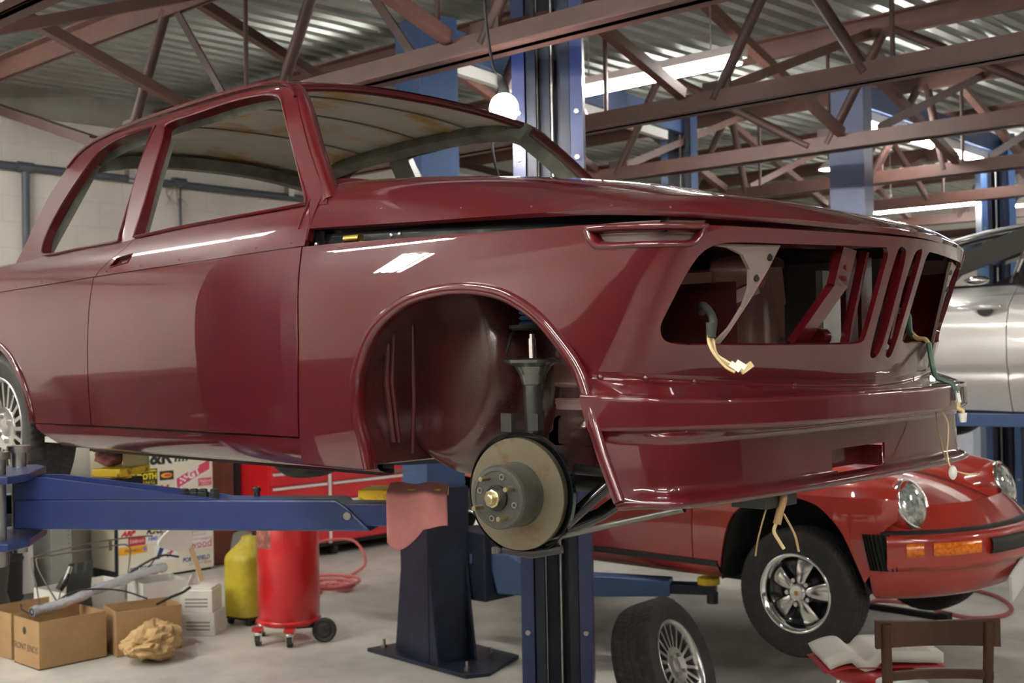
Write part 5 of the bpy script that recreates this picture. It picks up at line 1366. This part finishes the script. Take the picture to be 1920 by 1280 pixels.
for i in range(3):
    for j in range(4):
        if (i+j)%2 == 0: plate(2.575+.018*j,.725+.016*i+.0075*j,2.593+.018*j,.741+.016*i+.0075*j, SW, .0014, par=s, name='chequer')
ttx('GT', 2.705, .796, .085, SW, s, rot=.40, d=.0016, bold=.004); ttx('Racing', 2.805, .795, .03, SW, s, rot=.40, d=.0016)
s = plate(2.745,.690,2.868,.752, SPk); ttx('Mallory', 2.807, .728, .036, SW, s, shear=.2); ttx('IGNITION', 2.807, .703, .016, SW, s)
s = plate(2.03,.665,2.28,.74, MATS['sticker_clear']); ttx('AIRAID', 2.155, .702, .066, STan, s, space=1.15)
s = plate(2.29,.615,2.56,.655, SY); ttx('DE', 2.355, .668, .072, SK, s, shear=.3, bold=.002); ttx('M', 2.43, .685, .105, SDr, s, shear=.15, bold=.004); ttx('ON', 2.505, .668, .072, SK, s, shear=.3, bold=.002); ttx('CARBURETION', 2.43, .634, .024, SK, s)
s = plate(2.58,.61,2.84,.675, MATS['sticker_clear']); ttx('Lars', 2.72, .645, .085, mat('sticker_coral', (.75,.20,.12), .4), s, bold=.003, shear=.2)
s = plate(2.03,.355,2.19,.40, MATS['sticker_clear']); ttx('ARP', 2.112, .377, .052, SDr, s, bold=.004, sx=1.15, shear=.35)
s = plate(2.115,.278,2.262,.347, SDr); ttx('Edelbrock', 2.188, .313, .042, SW, s, sx=.72, shear=.2)
s = plate(2.27,.285,2.38,.345, SW); ttx('HMS', 2.325, .315, .042, SB, s, shear=.2, bold=.002)
s = plate(2.27,.352,2.43,.40, SK, poly=[(-.08,-.024),(.05,-.024),(.08,.024),(-.06,.024)]); plate(2.31,.37,2.44,.40, SY, .001, par=s, name='stripe')
for j in range(4): plate(2.285+.03*j,.352+.012*(j%2),2.30+.03*j,.364+.012*(j%2), SW, .0012, par=s, name='chequer')
s = plate(2.40,.297,2.50,.362, SG); ttx('BG', 2.45, .327, .052, SW, s, bold=.002)
s = plate(2.545,.275,2.87,.372, SW); ttx('CARPARTSCONNECTION.COM', 2.707, .325, .026, SG, s, sx=.82); ttx('KEEPING THEM RUNNING', 2.707, .297, .019, SG, s, sx=.9)
s = plate(2.545,.185,2.872,.272, SW); plate(2.552,.191,2.866,.266, SDr, .0009, par=s, name='border'); plate(2.556,.195,2.862,.262, SW, .0012, par=s, name='sticker_field'); ttx('wilwood', 2.709, .222, .085, SDr, s, d=.0018, sx=1.02); ttx('DISC BRAKES', 2.80, .254, .013, SDr, s, d=.0018)
s = plate(2.035,.215,2.277,.275, SO); ttx('PARNELLI', 2.155, .243, .034, SK, s, shear=.2); plate(2.24,.232,2.272,.262, SB, .001, par=s, name='sticker_roundel')
s = plate(2.335,.13,2.545,.262, SW); plate(2.345,.14,2.44,.255, SN, .001, poly=[(-.045,-.05),(-.01,-.05),(.045,.055),(.0,.055)], par=s, name='sticker_field'); plate(2.43,.14,2.54,.255, SDr, .001, poly=[(-.045,-.03),(.0,.04),(.05,.05),(.05,.02),(-.03,-.05)], par=s, name='sticker_field'); ttx('JE', 2.435, .195, .085, SW, s, shear=.4, bold=.004, d=.0016)
for y0, z0 in ((2.10,.03),(2.565,.045)):
    s = plate(y0,z0,y0+.30,z0+.092, MATS['sticker_clear']); ttx('PORTERFIELD', y0+.15, z0+.062, .050, SN, s, sx=.82, shear=.12, bold=.0015); ttx('RACE PARTS', y0+.16, z0+.024, .032, SG, s, shear=.12, sx=.9); plate(y0+.02,z0+.005,y0+.09,z0+.03, SPr, .001, par=s, name='sticker_field') if y0 < 2.4 else plate(y0+.22,z0+.01,y0+.29,z0+.035, SPr, .001, par=s, name='sticker_field')
# cabinets and drums at the far left
t = thing('steel_cabinet', 'plain grey steel locker in the dark corner beyond the cardboard boxes', 'cabinet', (-6.85,1.54,0))
m = MB(); m.box((-.25,-.08,.0),(.22,.08,1.1)); m.build('locker_body', mat('locker_grey', (.22,.22,.20), .5), t, bevel=.004); m = MB(); 
for k in range(8): m.cyl((.22,.055,.38+.03*k),(.2205,.055,.38+.03*k),.005,n=8)
m.build('punched_holes', matblack, t)
t = thing('sheet_offcut', 'loose pale grey panel leaning in the dark corner at the far left', 'panel', (-6.60,1.235,.06), 0, None, (0,-.06,.05))
m = MB(); m.box((-.012,-.08,0),(.012,.08,.42)); m.build('panel_sheet', mat('panel_pale', (.48,.46,.43), .5), t, bevel=.003); m = MB(); m.cyl((.012,-.06,.38),(.015,-.06,.38),.008,n=10); m.build('panel_screw', steel, t)
t = thing('plastic_drum', 'black plastic drum in the dark corner behind the pale panel', 'drum', (-6.75,1.02,0))
m = MB(); m.lathe([(0,0),(.24,0),(.26,.03),(.26,.30),(.27,.32),(.26,.34),(.26,.62),(.24,.66),(0,.66)], n=40); m.build('drum_body', matblack, t); m = MB(); m.lathe([(.04,.66),(.04,.685),(0,.685)], (.1,.05,0), n=16); m.build('drum_cap', black, t)
t = thing('gearbox_case', 'dark gearbox case on the floor in the far left corner, below the lift arm', 'gearbox', (-6.1,.72,0))
m = MB(); m.lathe([(.0,-.3),(.20,-.3),(.22,-.22),(.22,-.1),(.16,.0),(.12,.25),(.07,.32),(0,.32)], (0,.0,.24), (.2,.2,1), 28, sharp=False); m.build('gearbox_body', mat('cast_dark', (.06,.06,.055), .55, .3), t); m = MB(); m.lathe([(.23,-.25),(.25,-.24),(.25,-.21),(.23,-.2)], (0,0,.24), (.2,.2,1), 28); m.build('bell_flange', steel, t)
# red oil drainer and its neighbours
tank_red = mat('tank_red', (.58,.014,.016), .33, 0, .5, .12, noise=(5,(.42,.012,.014),.7,5,.45,.75))
t = thing('oil_drainer', 'tall red cylindrical oil drain tank on castors with dark rubber wheels', 'oil tank', (-4.14,1.75,0), math.radians(43))
TR = .187
m = MB(); m.lathe([(0,.105),(TR-.02,.105),(TR,.125),(TR,.70),(TR-.015,.735),(TR-.06,.76),(.05,.77),(0,.77)], n=56, sharp=False); m.build('tank', tank_red, t)
m = MB(); m.lathe([(TR+.001,.122),(TR+.006,.128),(TR+.006,.138),(TR+.001,.144)], n=56, sharp=False); m.build('tank_rim', tank_red, t)
m = MB(); m.lathe([(.022,.76),(.022,.785),(.03,.79),(.03,.80),(0,.805)], n=20); m.build('filler_cap', black, t)
m = MB()
for i in range(8):
    a0 = math.radians(-168+7*i); a1 = math.radians(-168+7*(i+1)); r = TR+.0012
    m.add([(math.cos(a0)*r,math.sin(a0)*r,.58),(math.cos(a1)*r,math.sin(a1)*r,.58),(math.cos(a1)*r,math.sin(a1)*r,.735-.02),(math.cos(a0)*r,math.sin(a0)*r,.735-.02)],[(0,1,2,3)])
m.build('warning_label', mat('old_label', (.22,.07,.05), .7, noise=(25,(.45,.18,.12),.9,5,.45,.6)), t)
m = MB(); m.tube([(.06,-.10,.10),(.16,-.05,.095),(.225,-.04,.075)], .012, 8); m.tube([(.225,-.06,.073),(.225,.14,.073)], .009, 8); m.tube([(.10,.10,.10),(.225,.13,.073)], .009, 8); m.build('axle_frame', black, t)
for x, y in ((-.16,-.15),(.04,-.205),(-.19,.10)):
    m = MB(); m.box((x-.03,y-.03,.092),(x+.03,y+.03,.112)); br_ = m.build('castor_bracket', tank_red, t)
    m = MB(); m.lathe([(.026,.068),(.028,.080),(.022,.092)], (x,y,0), n=20); m.box((x-.02,y-.018,.03),(x-.017,y+.02,.07)); m.box((x+.017,y-.018,.03),(x+.02,y+.02,.07)); m.build('castor_fork', chrome, br_)
    m = MB(); m.cyl((x-.014,y+.012,.035),(x+.014,y+.012,.035),.035,n=24); m.build('castor_wheel', rubber, br_)
for yy, s in ((.055,1),):
    m = MB(); m.lathe([(0,-.02),(.035,-.02),(.045,-.012),(.062,-.02),(.072,-.014),(.072,.014),(.062,.02),(.045,.012),(.035,.02),(0,.02)], (.225,-.07,.073), (0,-1,0), 36); w_ = m.build('drain_wheel', rubber, t)
    m = MB(); m.cyl((.225,-.087,.073),(.225,-.097,.073),.014,n=14); m.build('wheel_hub', black, w_)
t = thing('fluid_can', 'dirty yellow plastic fluid can standing against the red oil tank', 'can', (-4.76,1.90,0), math.radians(10))
yel = mat('dirty_yellow', (.50,.40,.025), .45, noise=(5,(.25,.21,.03),.8,5,.42,.68))
m = MB()
def can(u, v):
    z = v*.50; a = u*2*math.pi; w = .13*(1 if v < .72 else 1-.55*sstep(.72,1,v)); d_ = .155*(1 if v < .72 else 1-.35*sstep(.72,1,v)); k = .6
    c, s_ = math.cos(a), math.sin(a); return (math.copysign(abs(c)**k, c)*w, math.copysign(abs(s_)**k, s_)*d_ + (.06*sstep(.72,1,v)), .06+z)
m.grid(can, 49, 22); m.add([can(u,1) for u in np.linspace(0,1,49)][:-1],[tuple(range(48))]); m.add([can(u,0) for u in np.linspace(0,1,49)][:-1],[tuple(range(47,-1,-1))]); m.build('can_body', yel, t)
m = MB(); m.lathe([(.03,.56),(.03,.595),(0,.60)], (0,.06,0), n=20); m.build('can_cap', black, t)
m = MB(); m.box((-.10,-.12,.035),(.10,.12,.06)); m.build('can_dolly', black, t)
for x,y in ((-.08,-.1),(.08,-.1),(-.08,.1),(.08,.1)):
    m = MB(); m.cyl((x-.012,y,.022),(x+.012,y,.022),.022,n=16); m.build('dolly_wheel', rubber, t)
t = thing('tool_bag', 'grey tool bag with an orange flap slumped behind the yellow fluid can', 'bag', (-6.2,2.86,0))
m = MB(); m.prism([(-.10,0),(.12,0),(.13,.12),(.06,.30),(.0,.36),(-.07,.34),(-.11,.15)], -.10, .10, 'yz'); m.build('bag_body', mat('bag_grey', (.15,.15,.14), .8), t, bevel=.02)
m = MB(); m.prism([(0.0,.10),(.125,.12),(.10,.24),(.05,.33),(0,.34)], .101, .115, 'yz'); m.build('bag_flap', mat('bag_orange', (.80,.28,.06), .6), t, bevel=.004)
m = MB(); m.tube(crom([(.09,.0,.33),(.09,.03,.37),(.09,.08,.34)],5), .008, 8); m.build('bag_buckle', steel, t)
# rust coloured door leaf and dark post beside the stickered cabinet
t = thing('rusty_panel', 'rust brown steel panel standing between the stickered cabinet and the red tool chest', 'panel', (-6.86,3.07,0))
m = MB(); m.box((-.03,-.17,0),(.03,.10,1.25)); m.build('panel_leaf', mat('rust_brown', (.20,.075,.04), .7, noise=(5,(.11,.045,.03),.9,6,.4,.7)), t, bevel=.004)
m = MB(); m.box((-.03,.105,0),(.05,.15,1.3)); m.build('panel_post', matblack, t)
# red roll cabinet
chest_red = mat('chest_red', (.56,.012,.018), .3, 0, .5, .1)
t = thing('tool_chest', 'long red roller tool chest with bright drawer trims against the end wall', 'tool chest', (-6.40,4.25,0))
m = MB(); m.box((-.6,-1.02,.12),(-.02,1.35,1.02)); m.build('chest_body', chest_red, t, bevel=.006)
trimm = mat('drawer_trim', (.80,.79,.76), .3, .3)
for y0, y1 in ((-1.01,-.415),(-.385,.46),(.49,1.34)):
    z = .135
    for hgt in (.20,.16,.16,.12,.10,.09):
        m = MB(); m.box((-.02,y0,z),(.0,y1,z+hgt-.012)); dr = m.build('drawer', chest_red, t, bevel=.003)
        m = MB(); m.box((.0,y0+.02,z+hgt-.034),(.016,y1-.02,z+hgt-.014)); m.build('drawer_pull', trimm, dr); z += hgt
m = MB(); m.box((-.02,-.413,.12),(.006,-.387,1.02)); m.build('chest_divider', trimm, t)
m = MB(); m.box((-.58,-1.0,.09),(-.04,1.33,.12)); m.build('chest_plinth', matblack, t)
for y in (-.9,-.3,.5,1.2):
    m = MB(); m.cyl((-.1,y-.02,.05),(-.1,y+.02,.05),.05,n=20); m.build('castor', rubber, t)
t = thing('spray_bottle', 'white and blue bottle on top of the red tool chest', 'bottle', (-6.62,4.62,1.02))
m = MB(); m.lathe([(0,0),(.04,0),(.042,.01),(.042,.12),(.02,.15),(.015,.17),(.015,.19),(0,.19)], n=24, sharp=False); m.build('bottle_body', mat('bottle_white', (.7,.7,.72), .4), t)
m = MB(); m.lathe([(.0425,.03),(.043,.035),(.043,.10),(.0425,.105)], n=24, sharp=False); m.build('bottle_label', SB, t)
m = MB(); m.lathe([(.017,.19),(.017,.215),(0,.215)], n=16); m.build('bottle_cap', SN, t)
# air hoses
hosem = mat('air_hose_red', (.55,.13,.13), .5)
t = thing('air_hose', 'pinkish red air hose coiled on the concrete beside the red oil tank', 'hose', (0,0,0))
pts = [(-5.00,2.60,.012),(-5.35,2.95,.012),(-5.75,3.10,.10),(-6.05,3.42,.20),(-5.95,3.72,.20),(-5.66,3.62,.06),(-5.45,3.25,.012),(-5.28,2.95,.012)]
for k in range(26):
    a = k*.72; pts.append((-5.22+.16*math.cos(a)*(1+.02*k), 2.92+.13*math.sin(a)*(1+.03*k), .012+.0028*k))
m = MB(); m.tube(crom(pts,6), .0115, 8); m.build('hose_coil', hosem, t)
t = thing('air_hose', 'dull red air hose looping over the concrete in front of the red coupe', 'hose', (0,0,0))
m = MB(); m.tube(crom([(-2.6,4.9,.012),(-1.97,4.80,.012),(-1.85,4.86,.03),(-1.635,5.00,.012),(-1.42,4.86,.012),(-1.20,4.80,.012),(-1.08,4.98,.012),(-1.13,5.25,.012),(-1.35,5.55,.012),(-1.7,5.75,.012)],8), .014, 8); m.build('hose_loop', mat('air_hose_dull', (.33,.08,.075), .55), t)
t = thing('jack_bar', 'black metal bar lying on the concrete beneath the nose of the red coupe', 'bar', (-1.55,4.70,.02))
m = MB(); m.bar((-.42,.03,0),(.22,-.02,0),.05,.035); m.build('bar_shaft', matblack, t, bevel=.006); m = MB(); m.box((.20,-.06,-.02),(.26,.02,.03)); m.build('bar_foot', matblack, t)
o = MB(); o.sphere((0,0,.03), .07, 18, 10, (1,.7,.45)); 
for i,v in enumerate(o.v): o.v[i] = (v[0]*(1+.3*math.sin(i*2.3)), v[1]*(1+.25*math.cos(i*1.7)), max(v[2],0))
o = o.build('shop_rag', mat('rag_maroon', (.10,.03,.03), .9)); o.location = (-2.96,3.97,0); tag(o, 'dark red rag dropped on the concrete under the cranked lift arm', 'rag')

# dark storage along the walls behind and beside the photographer (seen mirrored in the paint)
for i, (x0,y0,x1,y1,h_,lab) in enumerate([(-7.15,-6.2,-6.4,-3.2,1.35,'dark workbench with drawers against the end wall, out beyond the maroon car'),(-7.15,-3.0,-6.5,-.3,1.15,'dark storage bench against the end wall nearer the maroon car'),(-6.2,-6.45,1.2,-5.7,1.55,'dark workbench along the wall behind the photographer'),(1.4,-6.45,7.9,-5.7,1.75,'dark shelving along the wall behind the photographer, toward the shop front'),(7.1,-5.5,7.9,6.0,1.7,'long dark shelving along the side wall, out of the picture beyond the wooden chair')]):
    t = thing('workbench', lab, 'workbench', ((x0+x1)/2,(y0+y1)/2,0))
    X, Y = (x1-x0)/2, (y1-y0)/2
    m = MB(); m.box((-X,-Y,h_-.06),(X,Y,h_)); m.build('bench_top', wood_b, t); m = MB(); m.box((-X+.03,-Y+.03,.08),(X-.03,Y-.03,h_-.06)); m.build('bench_body', mat('bench_dark', (.035,.032,.03), .6), t)
# ------------------------------------------------------------------ towel, loose wheel, chair and book
clothm = mat('pink_cloth', (.36,.135,.125), .9, noise=(30,(.30,.105,.10),.6,4,.4,.7))
m = MB()
A0 = Vector((-.50,-.585,1.352)); dU = Vector((.115,.115,-.004))
def tow(u, v):
    # v<.25 lies on the pad, then hangs in soft folds to a slanting hem
    p = A0 + dU*u
    hem = .095 + .055*math.sin(math.pi*min(max((u+.15)/.75,0),1)) - .02*max(u-.6,0)
    if v < .25: q = Vector((-.10,.10,.012))*(1-v/.25); h = 0
    else:
        h = (v-.25)/.75
        q = Vector((.012,-.012,-hem*h)) + Vector((.5,-.5,0))*.012*math.sin(u*7+.6)*h
    return tuple(p+q+Vector((0,0,.003*math.sin(u*11+v*4))))
m.grid(tow, 28, 24); o = m.build('towel', clothm); o.modifiers.new('t','SOLIDIFY').thickness = .004
tag(o, 'faded pink towel hanging over the blue lift arm beside the brake rotor', 'towel')
o = MB(); o.sphere((0,0,0), .05, 20, 12, (1.2,.9,.6))
for i,v in enumerate(o.v): o.v[i] = (v[0]*(1+.25*math.sin(i*2.1)), v[1]*(1+.25*math.cos(i*1.3)), v[2]*(1+.2*math.sin(i*.9)))
o = o.build('shop_rag', mat('rag_rose', (.30,.12,.11), .9)); o.location = (-1.955,-.60,1.385); tag(o, 'wadded rose rag pressed between the rear yellow pad and the maroon sill', 'rag')
m = MB(); m.lathe([(0,0),(.042,0),(.042,.04),(.036,.044),(.036,.055),(0,.055)], n=24); o = m.build('wooden_block', mat('ply_block', (.38,.30,.16), .7)); o.location = (-1.85,-.56,1.36); tag(o, 'small tan block sitting on the rear yellow lift pad', 'block')
lw = thing('loose_wheel', 'loose wheel with silver multi-spoke rim leaning against the foot of the blue column', 'wheel', (-1.225,1.625,.325))
axw = Vector((.905,.20,.36)).normalized()       # outer face direction
yv = -axw; xv = yv.cross(Vector((0,0,1))).normalized(); zv = xv.cross(yv)
lw.rotation_euler = Matrix((xv, yv, zv)).transposed().to_euler()
make_wheel(lw, 'spoked', R=.300, rim_r=.190, w=.20, blocks=64)
wood = mat('dark_wood', (.040,.018,.008), .55, 0, .0, .25, spec=.25, noise=(5,(.075,.034,.014),.8,6,.4,.7,(1,1,.15)))
ch = thing('wooden_chair', 'dark brown wooden chair with curved back rail, cut off by the bottom of the picture', 'chair', (0,0,0))
c0, c1 = Vector((.118,.962,0)), Vector((.412,1.243,0)); cd = (c1-c0).normalized(); cb = Vector((-cd.y,cd.x,0))   # cb points away from the camera
if cb.y < 0: cb = -cb
Wc = (c1-c0).length
def CP(t, back, z): return tuple(c0 + cd*(t*Wc) + cb*back + Vector((0,0,z)))
def rail(nm, z0, z1, cur, th, t0=0, t1=1):
    m = MB()
    def g(u, v):
        t = t0+(t1-t0)*u; bk = cur*(1-(2*u-1)**2)*1.0; ring = [(0,z0),(0,z1),(th,z1),(th,z0),(0,z0)]
        b_, z = ring[int(round(v*4))]; return CP(t, bk+b_, z - (.012*math.sin(math.pi*u) if nm == 'top_rail' and z == z1 else 0))
    m.grid(g, 22, 5, smooth=False); m.add([g(0,k/4) for k in range(4)],[(0,1,2,3)]); m.add([g(1,k/4) for k in range(4)],[(3,2,1,0)])
    return m.build(nm, wood, ch, weld=True, bevel=.003)
rail('top_rail', .735, .828, .035, .022)
rail('lower_rail', .628, .658, .03, .016, .06, .94)
for t_ in (.085, .915):
    m = MB(); sg = 1 if t_ > .5 else -1
    m.tube([CP(t_-.0, .012, .815), CP(t_-.01*sg, .018, .62), CP(t_-.02*sg, .03, .45)], [.018,.018,.019], 8); m.tube([CP(t_-.02*sg,.03,.45), CP(t_+.01*sg,-.03,.0)], [.019,.015], 8); m.build('back_post', wood, ch)
m = MB(); m.prism([(c0+cd*(Wc*a)+cb*b).to_2d()[:] for a,b in ((.04,.02),(.96,.02),(1.0,.42),(.0,.42))], .43, .455, 'xy'); m.build('seat', wood, ch, bevel=.006)
for a in (.06,.94):
    m = MB(); m.tube([CP(a,.38,.43), CP(a+(.02 if a > .5 else -.02),.41,0)], [.018,.014], 8); m.build('front_leg', wood, ch)
t = thing('plastic_tub', 'round white plastic tub with black print sitting on the chair seat, mostly out of view', 'tub', CP(.30,.13,.456))
m = MB(); m.lathe([(0,0),(.065,0),(.080,.10),(.082,.125),(.086,.128),(.086,.136),(.080,.138),(.072,.132),(0,.132)], n=40, sharp=False); m.build('tub_body', mat('tub_white', (.78,.78,.76), .35), t)
m = MB()
for a in (-2.3,-1.6,-.9):
    m.add([(math.cos(a+da)*r_,math.sin(a+da)*r_,z) for da,z,r_ in ((0,.05,.0736),(.35,.05,.0736),(.35,.10,.0812),(0,.10,.0812))],[(0,1,2,3)])
m.build('tub_print', SK, t)
# stool with the open directory
st_ = thing('shop_stool', 'low stool with a red cushion holding the open phone directory', 'stool', (-.165,1.475,0))
m = MB(); m.lathe([(0,.50),(.15,.50),(.165,.515),(.165,.548),(.15,.562),(0,.565)], n=40, sharp=False); m.build('cushion', mat('red_vinyl', (.45,.02,.025), .35, 0, .3, .2), st_)
for k in range(4):
    a = math.pi/4+k*math.pi/2; m = MB(); m.tube([(math.cos(a)*.12,math.sin(a)*.12,.50),(math.cos(a)*.18,math.sin(a)*.18,0)], .013, 10); m.build('leg', chrome, st_)
bk = thing('open_book', 'thick open directory with cream pages lying face up behind the chair', 'book', (-.135,1.435,.574), math.radians(43))
page = mat('page_cream', (.74,.70,.62), .8)
m = MB()
def pg(u, v):
    x = -.21+.42*u
    if x > -.06: h = .046 - .035*math.exp(-((x+.06)/.022)**2) - .10*max(0,x-.02)*.35
    else: h = .046 - .035*math.exp(-((x+.06)/.03)**2) - 2.4*max(0,-.10-x)**2
    return (x, -.135+.27*v, h+.012)
m.grid(pg, 44, 8); b_ = m.build('page_block', page, bk); md = b_.modifiers.new('t','SOLIDIFY'); md.thickness = .036; md.offset = -1
m = MB(); m.grid(lambda u,v: (-.215+.43*u, -.138+.276*v, -.0+.004 - (.05*max(0,-.13-(-.215+.43*u))*4)), 20, 2); c_ = m.build('book_cover', mat('cover_red', (.40,.03,.03), .5), bk); c_.modifiers.new('t','SOLIDIFY').thickness = .003
m = MB()
for r_ in range(16):
    for c2 in range(3):
        x0 = -.04+.075*c2; y = -.115+.0148*r_
        m.add([tuple(Vector(pg((x+.21)/.42, (yy+.135)/.27))+Vector((0,0,.0009))) for x,yy in ((x0,y),(x0+.062,y),(x0+.062,y+.006),(x0,y+.006))],[(0,1,2,3)])
m.build('page_print', mat('faint_print', (.50,.47,.42), .8), bk)
# pale cupboards far beyond the red coupe
t = thing('white_cupboard', 'pale cupboard far off between the coupe nose and the silver car', 'cupboard', (-3.35,9.6,0))
m = MB(); m.box((-.35,-.25,0),(.0,.25,1.05)); m.build('cupboard_body', mat('cupboard_cream', (.66,.64,.56), .5), t); m = MB(); m.box((.0,-.25,0),(.26,.25,1.05)); m.build('cupboard_side', mat('cupboard_pale_blue', (.55,.60,.68), .5), t)
t = thing('dark_locker', 'dark blue locker far off under the silver car', 'locker', (-2.70,10.0,0))
m = MB(); m.box((-.36,-.25,0),(.8,.25,1.15)); m.build('locker_body', mat('locker_navy', (.02,.028,.06), .5), t); 
for x in (-.08,.18,.46): m = MB(); m.box((x,-.262,.02),(x+.02,-.25,1.13)); m.build('locker_edge', mat('locker_teal', (.06,.13,.15), .5), t)
